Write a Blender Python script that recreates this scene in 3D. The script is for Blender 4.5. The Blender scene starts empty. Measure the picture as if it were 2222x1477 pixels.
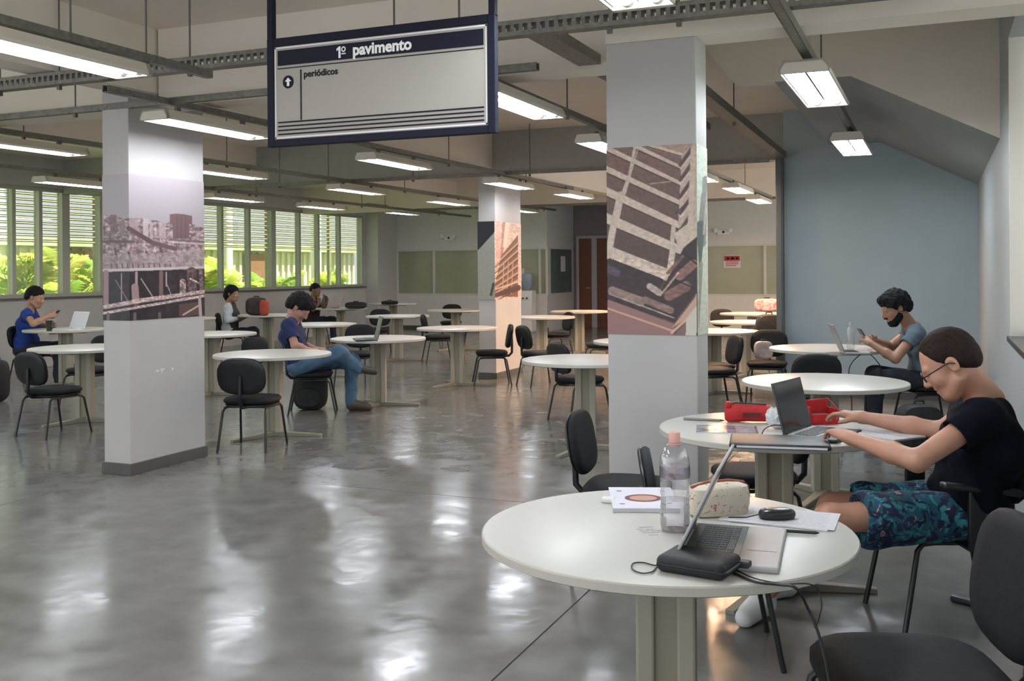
import bpy, bmesh, math, random
import numpy as np
from mathutils import Vector, Matrix
random.seed(7)
RNG = np.random.default_rng(5)
S = bpy.context.scene
COL = S.collection
PI = math.pi

# ------------------------------------------------------------------ camera
FPX, YAW, ROLL, HORY, EYE = 2183.0, 0.4002, -0.0074, 585.0, 1.475
_c, _s = math.cos(YAW), math.sin(YAW)
RT = np.array([_c, _s, 0.0]); FW = np.array([-_s, _c, 0.0]); UP = np.array([0, 0, 1.0])
EYEP = np.array([0.0, 0.0, EYE])
cam_d = bpy.data.cameras.new('camera')
cam = bpy.data.objects.new('camera', cam_d)
COL.objects.link(cam)
cam_d.sensor_width = 36.0
cam_d.sensor_fit = 'HORIZONTAL'
cam_d.lens = FPX / 2222 * 36.0
cam_d.shift_y = -(738.5 - HORY) / 2222
cam_d.clip_start = 0.05
r_ = Vector(RT * math.cos(ROLL) + UP * math.sin(ROLL)); u_ = Vector(UP * math.cos(ROLL) - RT * math.sin(ROLL)); b_ = Vector(-FW)
M4 = Matrix(((r_.x, u_.x, b_.x, 0), (r_.y, u_.y, b_.y, 0), (r_.z, u_.z, b_.z, EYE), (0, 0, 0, 1)))
cam.matrix_world = M4
S.camera = cam

# ------------------------------------------------------------------ world, sun, exposure
W = bpy.data.worlds.new('World'); S.world = W
W.use_nodes = True
bg = W.node_tree.nodes['Background']
bg.inputs[0].default_value = (0.93, 0.97, 1.0, 1)
bg.inputs[1].default_value = 1.1
sun_d = bpy.data.lights.new('sun', 'SUN'); sun_d.energy = 24.0; sun_d.angle = 0.02; sun_d.color = (1, 0.93, 0.78)
sun = bpy.data.objects.new('sun', sun_d); COL.objects.link(sun)
sun.rotation_euler = (math.radians(-10), math.radians(20), 0)
S.view_settings.view_transform = 'Standard'
S.view_settings.look = 'None'
S.view_settings.gamma = 1.0
S.view_settings.use_curve_mapping = False
S.view_settings.exposure = 0.9
S.cycles.max_bounces = 8
S.cycles.diffuse_bounces = 5
S.cycles.transparent_max_bounces = 12
S.cycles.caustics_reflective = False
S.cycles.caustics_refractive = False
S.cycles.sample_clamp_indirect = 4.0
TUBE = 27.0            # radiance of the lit tubes

# ------------------------------------------------------------------ helpers
def at(px, py, d):
    """photo pixel + distance along the view axis -> world point"""
    x, y = px - 1111, py - HORY
    u = math.cos(ROLL) * x + math.sin(ROLL) * y
    v = -math.sin(ROLL) * x + math.cos(ROLL) * y
    return Vector(EYEP + d * (RT * u / FPX + FW - UP * v / FPX))

def on(px, py, z):
    x, y = px - 1111, py - HORY
    v = -math.sin(ROLL) * x + math.cos(ROLL) * y
    return at(px, py, (EYE - z) * FPX / v)

def pix(P):
    q = np.asarray(P, float) - EYEP
    d = q @ FW; u = q @ RT / d * FPX; v = -(q @ UP) / d * FPX
    return np.stack([1111 + math.cos(ROLL) * u - math.sin(ROLL) * v, HORY + math.sin(ROLL) * u + math.cos(ROLL) * v], -1)

_mats = {}
def mat(name, col, rough=0.5, metal=0.0, var=0.0, scale=8.0, bump=0.0, bscale=60.0, emit=None, estr=0.0, spec=0.5, stretch=None, alpha=1.0, sheen=0.0):
    if name in _mats: return _mats[name]
    m = bpy.data.materials.new(name); m.use_nodes = True
    nt = m.node_tree; bs = nt.nodes['Principled BSDF']
    c = (*col, 1)
    bs.inputs['Base Color'].default_value = c
    bs.inputs['Roughness'].default_value = rough
    bs.inputs['Metallic'].default_value = metal
    bs.inputs['Specular IOR Level'].default_value = spec
    if sheen: bs.inputs['Sheen Weight'].default_value = sheen
    tc = nt.nodes.new('ShaderNodeTexCoord'); mp = nt.nodes.new('ShaderNodeMapping')
    nt.links.new(tc.outputs['Object'], mp.inputs[0])
    if stretch: mp.inputs['Scale'].default_value = stretch
    nz = nt.nodes.new('ShaderNodeTexNoise'); nz.inputs['Scale'].default_value = scale; nz.inputs['Detail'].default_value = 5
    nt.links.new(mp.outputs[0], nz.inputs['Vector'])
    if var:
        rp = nt.nodes.new('ShaderNodeValToRGB')
        rp.color_ramp.elements[0].position = 0.3; rp.color_ramp.elements[1].position = 0.7
        rp.color_ramp.elements[0].color = (*[max(0, v * (1 - var)) for v in col], 1)
        rp.color_ramp.elements[1].color = (*[min(1, v * (1 + var)) for v in col], 1)
        nt.links.new(nz.outputs['Fac'], rp.inputs[0]); nt.links.new(rp.outputs[0], bs.inputs['Base Color'])
    if bump:
        nb = nt.nodes.new('ShaderNodeTexNoise'); nb.inputs['Scale'].default_value = bscale; nb.inputs['Detail'].default_value = 3
        nt.links.new(mp.outputs[0], nb.inputs['Vector'])
        bp = nt.nodes.new('ShaderNodeBump'); bp.inputs['Strength'].default_value = bump; bp.inputs['Distance'].default_value = 0.01
        nt.links.new(nb.outputs['Fac'], bp.inputs['Height']); nt.links.new(bp.outputs[0], bs.inputs['Normal'])
    if emit:
        bs.inputs['Emission Color'].default_value = (*emit, 1); bs.inputs['Emission Strength'].default_value = estr
    _mats[name] = m
    return m

def glass_mat(name, tint, refl=0.08, rough=0.0):
    m = bpy.data.materials.new(name); m.use_nodes = True
    nt = m.node_tree; nt.nodes.clear()
    o = nt.nodes.new('ShaderNodeOutputMaterial'); t = nt.nodes.new('ShaderNodeBsdfTransparent'); g = nt.nodes.new('ShaderNodeBsdfGlossy')
    mx = nt.nodes.new('ShaderNodeMixShader'); fr = nt.nodes.new('ShaderNodeLayerWeight'); fr.inputs[0].default_value = 0.35
    ml = nt.nodes.new('ShaderNodeMath'); ml.operation = 'MULTIPLY_ADD'; ml.inputs[1].default_value = 0.7; ml.inputs[2].default_value = refl
    t.inputs[0].default_value = (*tint, 1); g.inputs['Roughness'].default_value = rough
    nt.links.new(fr.outputs['Fresnel'], ml.inputs[0]); nt.links.new(ml.outputs[0], mx.inputs[0])
    nt.links.new(t.outputs[0], mx.inputs[1]); nt.links.new(g.outputs[0], mx.inputs[2]); nt.links.new(mx.outputs[0], o.inputs[0])
    return m

def vcol_mat(name, rough=0.45):
    m = bpy.data.materials.new(name); m.use_nodes = True
    nt = m.node_tree; bs = nt.nodes['Principled BSDF']; bs.inputs['Roughness'].default_value = rough
    a = nt.nodes.new('ShaderNodeVertexColor'); a.layer_name = 'print'
    nt.links.new(a.outputs[0], bs.inputs['Base Color'])
    return m

class MB:
    """collects shapes, built as ONE mesh object"""
    def __init__(s): s.v = []; s.f = []; s.mi = []; s.cur = 0
    def add(s, vs, fs):
        n = len(s.v); s.v += [tuple(v) for v in vs]
        for f in fs: s.f.append(tuple(i + n for i in f)); s.mi.append(s.cur)
        return s
    def box(s, lo, hi, M=None):
        x0, y0, z0 = lo; x1, y1, z1 = hi
        vs = [Vector(p) for p in ((x0,y0,z0),(x1,y0,z0),(x1,y1,z0),(x0,y1,z0),(x0,y0,z1),(x1,y0,z1),(x1,y1,z1),(x0,y1,z1))]
        if M is not None: vs = [M @ v for v in vs]
        return s.add(vs, [(0,3,2,1),(4,5,6,7),(0,1,5,4),(1,2,6,5),(2,3,7,6),(3,0,4,7)])
    def rbox(s, lo, hi, r, M=None, seg=2):
        bm = bmesh.new(); bmesh.ops.create_cube(bm, size=1)
        c = [(a + b) / 2 for a, b in zip(lo, hi)]; d = [b - a for a, b in zip(lo, hi)]
        for v in bm.verts: v.co = Vector((c[0] + v.co.x * d[0], c[1] + v.co.y * d[1], c[2] + v.co.z * d[2]))
        bmesh.ops.bevel(bm, geom=bm.edges[:], offset=r, segments=seg, affect='EDGES', profile=0.5)
        vs = [M @ v.co if M is not None else v.co.copy() for v in bm.verts]
        bm.verts.index_update()
        s.add(vs, [[v.index for v in f.verts] for f in bm.faces]); bm.free(); return s
    def tube(s, pts, r, n=8, cap=True):
        pts = [Vector(p) for p in pts]; rs = r if isinstance(r, (list, tuple)) else [r] * len(pts)
        rings = []; prev = None
        for i, p in enumerate(pts):
            t = (pts[min(i + 1, len(pts) - 1)] - pts[max(i - 1, 0)]).normalized()
            if prev is None:
                a = t.cross(Vector((0, 0, 1)))
                if a.length < 0.05: a = t.cross(Vector((1, 0, 0)))
                a.normalize()
            else:
                a = (prev - t * prev.dot(t)).normalized()
            prev = a; b = t.cross(a)
            rings.append([p + (a * math.cos(2 * PI * k / n) + b * math.sin(2 * PI * k / n)) * rs[i] for k in range(n)])
        vs = [v for g in rings for v in g]; fs = []
        for i in range(len(pts) - 1):
            for k in range(n):
                fs.append((i * n + k, i * n + (k + 1) % n, (i + 1) * n + (k + 1) % n, (i + 1) * n + k))
        if cap: fs += [tuple(range(n))[::-1], tuple(range((len(pts) - 1) * n, len(pts) * n))]
        return s.add(vs, fs)
    def lathe(s, prof, n=24, M=None):
        vs = []; fs = []
        for r, z in prof:
            for k in range(n):
                v = Vector((r * math.cos(2 * PI * k / n), r * math.sin(2 * PI * k / n), z)); vs.append(M @ v if M is not None else v)
        m = len(prof)
        for i in range(m - 1):
            for k in range(n): fs.append((i * n + k, i * n + (k + 1) % n, (i + 1) * n + (k + 1) % n, (i + 1) * n + k))
        fs.append(tuple(range(n))[::-1]); fs.append(tuple(range((m - 1) * n, m * n)))
        return s.add(vs, fs)
    def prism(s, poly, a, b):
        """poly: list of 3D points; extruded from +a to +b vectors"""
        n = len(poly); vs = [Vector(p) + Vector(a) for p in poly] + [Vector(p) + Vector(b) for p in poly]
        fs = [tuple(range(n))[::-1], tuple(range(n, 2 * n))] + [(i, (i + 1) % n, n + (i + 1) % n, n + i) for i in range(n)]
        return s.add(vs, fs)
    def pad(s, w, h, t, M, e=3.2, n=28, rings=6, dome=0.0):
        """superellipse cushion in local XY, thickness t along Z"""
        prof = [(0.0, -t/2), (0.7, -t/2), (0.93, -t*0.46), (1.0, -t*0.15), (1.0, t*0.15), (0.93, t*0.46), (0.7, t/2 + dome*0.6), (0.3, t/2 + dome), (0.0, t/2 + dome)]
        vs = []; fs = []
        for q, z in prof:
            for k in range(n):
                a = 2 * PI * k / n; ca, sa = math.cos(a), math.sin(a)
                rr = (abs(ca) ** e + abs(sa) ** e) ** (-1 / e)
                vs.append(M @ Vector((w / 2 * q * rr * ca, h / 2 * q * rr * sa, z)))
        for i in range(len(prof) - 1):
            for k in range(n): fs.append((i * n + k, i * n + (k + 1) % n, (i + 1) * n + (k + 1) % n, (i + 1) * n + k))
        return s.add(vs, fs)
    def build(s, name, mats, parent=None, smooth=False, bevel=0.0, auto=None, world=False):
        me = bpy.data.meshes.new(name); off = Vector((0, 0, 0))
        if parent is not None and world:
            pp = parent
            while pp is not None: off += pp.location; pp = pp.parent
        me.from_pydata([tuple(Vector(v) - off) for v in s.v], [], s.f); me.update()
        if not isinstance(mats, (list, tuple)): mats = [mats]
        for m in mats: me.materials.append(m)
        if len(mats) > 1: me.polygons.foreach_set('material_index', s.mi)
        bm = bmesh.new(); bm.from_mesh(me); bmesh.ops.recalc_face_normals(bm, faces=bm.faces[:])
        if bevel: bmesh.ops.bevel(bm, geom=bm.edges[:], offset=bevel, segments=2, affect='EDGES', profile=0.5, clamp_overlap=True)
        bm.to_mesh(me); bm.free()
        if smooth or auto:
            me.polygons.foreach_set('use_smooth', [True] * len(me.polygons))
            me.set_sharp_from_angle(angle=math.radians(auto or 50))
        o = bpy.data.objects.new(name, me); COL.objects.link(o)
        if parent is not None: o.parent = parent
        return o

def tag(o, label=None, cat=None, group=None, kind=None):
    if label: o['label'] = label
    if cat: o['category'] = cat
    if group: o['group'] = group
    if kind: o['kind'] = kind
    return o

def thing(name, label, cat, loc=(0, 0, 0), rz=0.0, group=None):
    o = bpy.data.objects.new(name, None); COL.objects.link(o)
    o.location = loc; o.rotation_euler = (0, 0, rz); o.empty_display_size = 0.1
    return tag(o, label, cat, group)

def dup(root, loc, rz, label, group=None):
    r = root.copy(); COL.objects.link(r); r.location = loc; r.rotation_euler = (0, 0, rz); r['label'] = label
    if group: r['group'] = group
    for ch in list(root.children):
        c = ch.copy(); COL.objects.link(c); c.parent = r
        for g in list(ch.children):
            d = g.copy(); COL.objects.link(d); d.parent = c
    return r

def struct(o):
    o['kind'] = 'structure'; return o

def text_mesh(name, body, size, M, m, parent, depth=0.001, bold=0.0):
    cu = bpy.data.curves.new(name, 'FONT'); cu.body = body; cu.size = size; cu.extrude = depth; cu.offset = bold
    cu.align_x = 'CENTER'; cu.align_y = 'CENTER'; cu.resolution_u = 3
    t = bpy.data.objects.new(name, cu); COL.objects.link(t)
    dg = bpy.context.evaluated_depsgraph_get(); dg.update()
    me = bpy.data.meshes.new_from_object(t.evaluated_get(dg))
    bpy.data.objects.remove(t); me.name = name
    me.transform(M); me.materials.clear(); me.materials.append(m)
    o = bpy.data.objects.new(name, me); COL.objects.link(o); o.parent = parent
    return o

# ------------------------------------------------------------------ materials
m_wall = mat('painted_wall', (0.50, 0.485, 0.48), 0.6, var=0.03, scale=3)
m_ceil = mat('painted_ceiling', (0.82, 0.745, 0.66), 0.75, var=0.03, scale=2)
m_blue = mat('blue_grey_wall', (0.38, 0.46, 0.50), 0.5, var=0.03, scale=2)
m_right = mat('grey_wall', (0.36, 0.39, 0.41), 0.55, var=0.03, scale=2)
m_skirt = mat('dark_skirting', (0.09, 0.09, 0.085), 0.5, var=0.1)
m_alu = mat('aluminium_frame', (0.62, 0.62, 0.6), 0.4, 0.2)
m_alud = mat('weathered_frame', (0.42, 0.43, 0.38), 0.5, 0.2)
m_galv = mat('galvanised_steel', (0.20, 0.19, 0.17), 0.5, 0.5, var=0.25, scale=30)
m_rod = mat('hanger_rod', (0.16, 0.14, 0.13), 0.5, 0.5)
m_lamp = mat('lamp_enamel', (0.66, 0.60, 0.52), 0.4)
m_refl = mat('lamp_reflector', (0.85, 0.86, 0.88), 0.25, 0.6)
m_tube = mat('lit_tube', (1, 1, 1), 0.4, emit=(0.90, 0.93, 1.0), estr=TUBE)
m_tubew = mat('lit_tube_warm', (1, 1, 1), 0.4, emit=(1.0, 0.60, 0.34), estr=TUBE * 8.0)
m_tubes = mat('lit_tube_bright', (1, 1, 1), 0.4, emit=(0.88, 0.95, 1.0), estr=TUBE * 1.5)
m_black = mat('black_fabric', (0.0085, 0.009, 0.012), 0.7, var=0.25, scale=40, bump=0.25, bscale=400, spec=0.3)
m_plast = mat('black_plastic', (0.012, 0.012, 0.014), 0.42, spec=0.4)
m_tubeb = mat('black_tube', (0.013, 0.013, 0.014), 0.35)
m_top = mat('white_laminate', (0.64, 0.625, 0.58), 0.32, var=0.015, scale=5)
m_rim = mat('table_edge', (0.52, 0.50, 0.45), 0.45)
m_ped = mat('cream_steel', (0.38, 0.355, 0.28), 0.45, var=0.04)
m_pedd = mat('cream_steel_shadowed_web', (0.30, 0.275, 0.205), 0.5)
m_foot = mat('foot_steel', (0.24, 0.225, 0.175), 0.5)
m_navyp = mat('navy_frame', (0.007, 0.008, 0.02), 0.6, spec=0.2)
m_signp = mat('sign_panel', (0.37, 0.335, 0.305), 0.6, spec=0.2)
m_ink = mat('print_black', (0.008, 0.008, 0.014), 0.6, spec=0.2)
m_white = mat('white_paint', (0.8, 0.8, 0.8), 0.5)
m_paper = mat('white_paper', (0.68, 0.68, 0.73), 0.7, var=0.03)
m_silver = mat('silver_plastic', (0.44, 0.44, 0.46), 0.5, 0.15)
m_dark = mat('charcoal', (0.03, 0.032, 0.036), 0.5)
m_screen = mat('dark_screen', (0.02, 0.022, 0.03), 0.15)
m_red = mat('red_fabric', (0.46, 0.012, 0.018), 0.65, var=0.2, scale=30)
m_cable = mat('black_cable', (0.015, 0.015, 0.016), 0.45)
m_wood = mat('red_brown_door', (0.17, 0.055, 0.025), 0.45, var=0.25, scale=12, stretch=(8, 8, 0.6))
m_glass = glass_mat('window_glass', (0.95, 0.98, 0.94), 0.03)
# ================================================================== STRUCTURE
XW, YF = -13.0, 22.4          # window wall, far partition
XR = 0.405                    # right wall
ZS, ZB = 3.30, 2.72           # slab, beam underside

# floor: dark base plus concrete slabs with saw-cut joints
def floor_mat():
    m = bpy.data.materials.new('polished_concrete'); m.use_nodes = True
    nt = m.node_tree; bs = nt.nodes['Principled BSDF']
    tc = nt.nodes.new('ShaderNodeTexCoord')
    n1 = nt.nodes.new('ShaderNodeTexNoise'); n1.inputs['Scale'].default_value = 0.9; n1.inputs['Detail'].default_value = 8; n1.inputs['Roughness'].default_value = 0.65
    n2 = nt.nodes.new('ShaderNodeTexNoise'); n2.inputs['Scale'].default_value = 5; n2.inputs['Detail'].default_value = 4; n2.inputs['Roughness'].default_value = 0.55
    for n in (n1, n2): nt.links.new(tc.outputs['Object'], n.inputs['Vector'])
    ad = nt.nodes.new('ShaderNodeMath'); ad.operation = 'ADD'; nt.links.new(n1.outputs['Fac'], ad.inputs[0]); nt.links.new(n2.outputs['Fac'], ad.inputs[1])
    rp = nt.nodes.new('ShaderNodeValToRGB'); rp.color_ramp.elements[0].position = 0.35; rp.color_ramp.elements[1].position = 0.7
    rp.color_ramp.elements[0].color = (0.15, 0.148, 0.139, 1); rp.color_ramp.elements[1].color = (0.21, 0.207, 0.194, 1)
    hf = nt.nodes.new('ShaderNodeMath'); hf.operation = 'MULTIPLY'; hf.inputs[1].default_value = 0.5
    nt.links.new(ad.outputs[0], hf.inputs[0]); nt.links.new(hf.outputs[0], rp.inputs[0]); nt.links.new(rp.outputs[0], bs.inputs['Base Color'])
    rr = nt.nodes.new('ShaderNodeMapRange'); rr.inputs[1].default_value = 0.35; rr.inputs[2].default_value = 0.65; rr.inputs[3].default_value = 0.12; rr.inputs[4].default_value = 0.24
    nt.links.new(n2.outputs['Fac'], rr.inputs[0]); nt.links.new(rr.outputs[0], bs.inputs['Roughness'])
    n3 = nt.nodes.new('ShaderNodeTexNoise'); n3.inputs['Scale'].default_value = 3.5; n3.inputs['Detail'].default_value = 4
    nt.links.new(tc.outputs['Object'], n3.inputs['Vector'])
    bp = nt.nodes.new('ShaderNodeBump'); bp.inputs['Strength'].default_value = 0.065; bp.inputs['Distance'].default_value = 0.05
    nt.links.new(n3.outputs['Fac'], bp.inputs['Height']); nt.links.new(bp.outputs[0], bs.inputs['Normal'])
    bs.inputs['Specular IOR Level'].default_value = 0.36
    return m
m_floor = floor_mat()
fl = struct(MB().box((-13.2, -3, -0.12), (3.0, 26, -0.006)).build('floor', m_skirt))
xs = [-13.2, -9.6, -5.5, -1.484, 3.0]; ys = [-3, 1.2, 5.9, 12.3, 18.9, 26]
first = None
for i in range(4):
    for j in range(5):
        g = 0.004
        o = MB().box((xs[i] + g, ys[j] + g, -0.006), (xs[i+1] - g, ys[j+1] - g, 0.0)).build('slab', m_floor, fl)

struct(MB().box((-13.2, -3, ZS), (3.0, 26, ZS + 0.2)).build('ceiling', m_ceil))
# beams
def beam(lo, hi, m=m_ceil): return struct(MB().box(lo, hi).build('beam', m))
beam((-5.40 + 0.01, 5.94, ZB), (-1.69, 6.20, ZS))                # cross beam over the near columns
beam((-1.69, 5.345, ZB), (XR, 5.60, ZS))
beam((-13.0, 5.94, ZB), (-5.67, 6.20, ZS))
for y0, y1 in ((-3, 12.15), (12.4, 18.8), (19.05, 22.4)):
    beam((-5.66, y0, ZB + 0.1), (-5.41, y1, ZS))
beam((-13.0, 12.15, ZB + 0.03), (XR, 12.40, ZS), mat('shaded_beam_grey', (0.36, 0.355, 0.34), 0.7, var=0.03))  # darker grey puts the shade on this far beam into its colour
beam((-13.0, 18.8, ZB + 0.03), (XR, 19.05, ZS))
beam((-9.4, 6.20, ZB + 0.25), (-9.2, 12.15, ZS)); beam((-9.4, 12.4, ZB + 0.25), (-9.2, 18.8, ZS))

# columns with skirting
def column(x0, x1, y0, y1, top=ZB, skirt=True):
    c = struct(MB().box((x0, y0, 0), (x1, y1, top)).build('column', m_wall, bevel=0.006))
    if skirt:
        t = 0.014
        MB().box((x0 - t, y0 - t, 0), (x1 + t, y1 + t, 0.085)).build('skirting', m_skirt, c, bevel=0.003)
    return c
c1 = column(-5.66, -5.41, 5.65, 6.46, ZB + 0.099)
sc = MB()
for (y, z, w, h) in ((5.93, 0.735, 0.035, 0.012), (5.985, 0.742, 0.05, 0.009), (5.975, 0.728, 0.012, 0.022), (6.09, 0.735, 0.02, 0.02)):
    sc.prism([(-5.4105, y + w * 0.5 * math.cos(a) * (1 + 0.3 * math.sin(3 * a + w * 99)), z + h * 0.5 * math.sin(a)) for a in np.linspace(0, 2 * PI, 13)[:-1]], (0, 0, 0), (0.0012, 0, 0))
tag(sc.build('paint_scuff', m_white, c1), kind='stuff')
column(-5.74, -5.49, 12.41, 13.31, 2.749)
column(-1.685, -1.185, 5.34, 5.605)
column(-5.74, -5.49, 19.0, 19.8)
column(XW, XW + 0.36, YF - 0.95, YF - 0.001, ZS)

# window wall on the left
wl = MB()
wl.box((XW - 0.2, 2, 0), (XW, YF, 1.06)); wl.box((XW - 0.2, 2, 2.83), (XW, YF, ZS)); wl.box((XW - 0.2, 21.38, 1.06), (XW, YF, 2.83)); wl.box((XW - 0.2, 2, 1.06), (XW, 2.4, 2.83))
struct(wl.build('wall_left', m_wall))
struct(MB().box((XW - 0.22, 2, 1.06), (XW + 0.03, YF - 0.95, 1.095)).build('trim_1', mat('stone_sill', (0.10, 0.10, 0.085), 0.4)))
mull = [2.4, 3.4, 4.4, 5.4, 6.4, 7.4, 8.4, 9.4, 10.4]
mull += [11.22, 11.72, 12.22, 12.97, 13.8, 14.55, 15.3, 16.096, 16.951, 17.763, 18.723, 19.464, 20.351, 21.37]
wide = {17.763, 12.22}
wi = 0
groups = [(2.4, 6.4), (6.4, 10.4), (10.4, 12.22), (12.22, 14.55), (14.55, 17.763), (17.763, 21.37)]
for a, b in groups:
    wi += 1
    ms = [q for q in mull if a - 1e-4 <= q <= b + 1e-4]
    fr = MB()
    fr.box((XW - 0.12, a, 1.095), (XW - 0.03, b, 1.15)); fr.box((XW - 0.12, a, 2.77), (XW - 0.03, b, 2.83))
    w = struct(fr.build('window_%d' % wi, m_alud))
    for k, q in enumerate(ms[:-1] if b < 21 else ms):
        hw = 0.075 if q in wide else 0.032
        MB().box((XW - 0.13, q - hw, 1.15), (XW - 0.02, q + hw, 2.77)).build('mullion', m_alud, w)
    for q0, q1 in zip(ms[:-1], ms[1:]):
        MB().box((XW - 0.085, q0 + 0.03, 1.15), (XW - 0.079, q1 - 0.03, 2.77)).build('pane', m_glass, w)

# far partition: white base panel, grey-green glazed band, white top panel
m_part = mat('partition_white', (0.68, 0.68, 0.66), 0.5, var=0.03)
m_pgl = mat('frosted_office_glass', (0.34, 0.36, 0.255), 0.22, var=0.15, scale=0.8)
m_pgl2 = mat('bluish_office_glass', (0.10, 0.145, 0.14), 0.2, var=0.1, scale=1)
m_pfr = mat('partition_frame', (0.62, 0.62, 0.58), 0.4)
def partition(name, x0, x1, y, marks, axis='x'):
    pw = struct(MB().box((x0, y, 0), (x1, y + 0.08, 0.0101)).build(name, m_skirt))
    MB().box((x0, y - 0.004, 0), (x1, y + 0.084, 0.09)).build('baseboard', m_skirt, pw)
    xsn = [x0] + marks + [x1]
    for a, b in zip(xsn[:-1], xsn[1:]):
        if b - a < 0.05: continue
        MB().box((a, y, 0.09), (b, y + 0.08, 0.86)).build('lower_panel', m_part, pw)
        MB().box((a + 0.02, y + 0.03, 0.90), (b - 0.02, y + 0.05, 1.955)).build('glass_panel', m_pgl, pw)
        MB().box((a, y, 1.99), (b, y + 0.08, ZS)).build('upper_panel', m_part, pw)
    MB().box((x0, y - 0.015, 0.86), (x1, y + 0.08, 0.90)).build('rail', m_pfr, pw)
    MB().box((x0, y - 0.015, 1.955), (x1, y + 0.08, 1.99)).build('rail', m_pfr, pw)
    for a in xsn: MB().box((a - 0.03, y - 0.02, 0.86), (a + 0.03, y + 0.08, 1.99)).build('post', m_pfr, pw)
    return pw
partition('wall_far', -13.2, -8.57, YF, [-12.64, -11.59, -10.25, -8.75])
partition('wall_far_right', -5.2, 3.0, YF, [-3.47, -2.1, -0.7, 0.7])
struct(MB().box((-12.95, YF - 0.1, 0), (-12.9, YF - 0.05, 2.62)).build('trim_2', m_dark))
# recessed dark corner with two doors
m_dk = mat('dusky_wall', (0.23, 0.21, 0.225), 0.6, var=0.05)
struct(MB().box((-8.63, YF + 0.08, 0), (-8.57, 24.3, ZS)).build('wall_recess_side', m_part))
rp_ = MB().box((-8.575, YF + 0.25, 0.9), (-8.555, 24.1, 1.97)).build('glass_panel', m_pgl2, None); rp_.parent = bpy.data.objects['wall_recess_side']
MB().box((-8.57, YF + 0.18, 0.86), (-8.545, 24.2, 0.9)).build('rail', m_pfr, bpy.data.objects['wall_recess_side'])
MB().box((-8.57, YF + 0.18, 1.97), (-8.545, 24.2, 2.0)).build('rail', m_pfr, bpy.data.objects['wall_recess_side'])
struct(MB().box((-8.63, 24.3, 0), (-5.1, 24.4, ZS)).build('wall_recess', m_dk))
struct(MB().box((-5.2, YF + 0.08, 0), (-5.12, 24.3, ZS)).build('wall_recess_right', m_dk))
for k, (a, b) in enumerate(((-8.40, -8.06), (-7.92, -7.2))):
    d = struct(MB().box((a, 24.245, 0), (b, 24.30, 2.25)).build('door_%d' % (k + 1), m_wood, bevel=0.004))
    f = MB(); f.box((a - 0.07, 24.22, 0), (a, 24.3, 2.32)); f.box((b, 24.22, 0), (b + 0.07, 24.3, 2.32)); f.box((a, 24.22, 2.25), (b, 24.3, 2.32))
    f.build('door_frame', mat('door_frame_grey', (0.45, 0.43, 0.47), 0.5), d)
    h = MB(); h.tube([(b - 0.06, 24.245, 1.0), (b - 0.06, 24.2, 1.0), (b - 0.15, 24.2, 1.0)], 0.009); h.build('door_handle', m_alu, d)
# blue wall at the end of the near bay and right wall
struct(MB().box((-1.64, 12.0, 0), (XR + 0.2, 12.14, ZS)).build('wall_back', m_blue))
rw = MB()
rw.box((XR, 6.84, 0), (XR + 0.22, 12.0, ZS)); rw.box((XR, -0.6, 0), (XR + 0.22, 6.84, 1.02)); rw.box((XR, -0.6, 2.86), (XR + 0.22, 6.84, ZS)); rw.box((XR, -0.9, 0), (XR + 0.22, -0.6, ZS))
struct(rw.build('wall_right', [m_right]))
struct(MB().box((XR + 0.001, 6.80, 1.05), (XR + 0.22, 6.839, 2.86)).build('trim_3', mat('window_reveal', (0.80, 0.77, 0.70), 0.5)))
struct(MB().box((XR - 0.02, -0.6, 1.02), (XR + 0.24, 6.82, 1.05)).build('trim_4', mat('black_stone_sill', (0.02, 0.02, 0.022), 0.25)))
wr = struct(MB().box((XR + 0.1, -0.6, 1.05), (XR + 0.15, 6.8, 1.09)).build('window_7', m_alu))
for q in (-0.55, 1.3, 3.1, 4.9): MB().box((XR + 0.1, q, 1.09), (XR + 0.15, q + 0.05, 2.86)).build('mullion', m_alu, wr)
for q in (-0.5, 1.35, 3.15, 4.95): MB().box((XR + 0.12, q, 1.09), (XR + 0.126, q + 1.8, 2.86)).build('pane', m_glass, wr)
struct(MB().box((XR - 0.012, 5.0, 0), (XR, 12.0, 0.08)).build('baseboard_right', m_skirt))
struct(MB().box((-1.62, 11.988, 0), (XR - 0.012, 12.0, 0.08)).build('baseboard_back', m_skirt))
# underside of the staircase: sloping flight, flat landing, upper flight
st = MB()
poly = [(XR, 7.74, 2.36), (-0.578, 7.74, 2.872), (-1.12, 7.74, 2.872), (-1.12, 7.74, ZS), (XR, 7.74, ZS)]
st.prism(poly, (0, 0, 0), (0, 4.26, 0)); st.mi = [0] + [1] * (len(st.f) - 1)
poly2 = [(-1.121, 7.74, 2.872), (-1.414, 7.74, 2.876), (-1.74, 7.74, ZS), (-1.121, 7.74, ZS)]
st.prism(poly2, (0, 0, 0), (0, 0.14, 0))
struct(st.build('staircase_soffit', [m_ceil, mat('soffit_grey', (0.30, 0.315, 0.315), 0.7, var=0.03)]))

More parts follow.
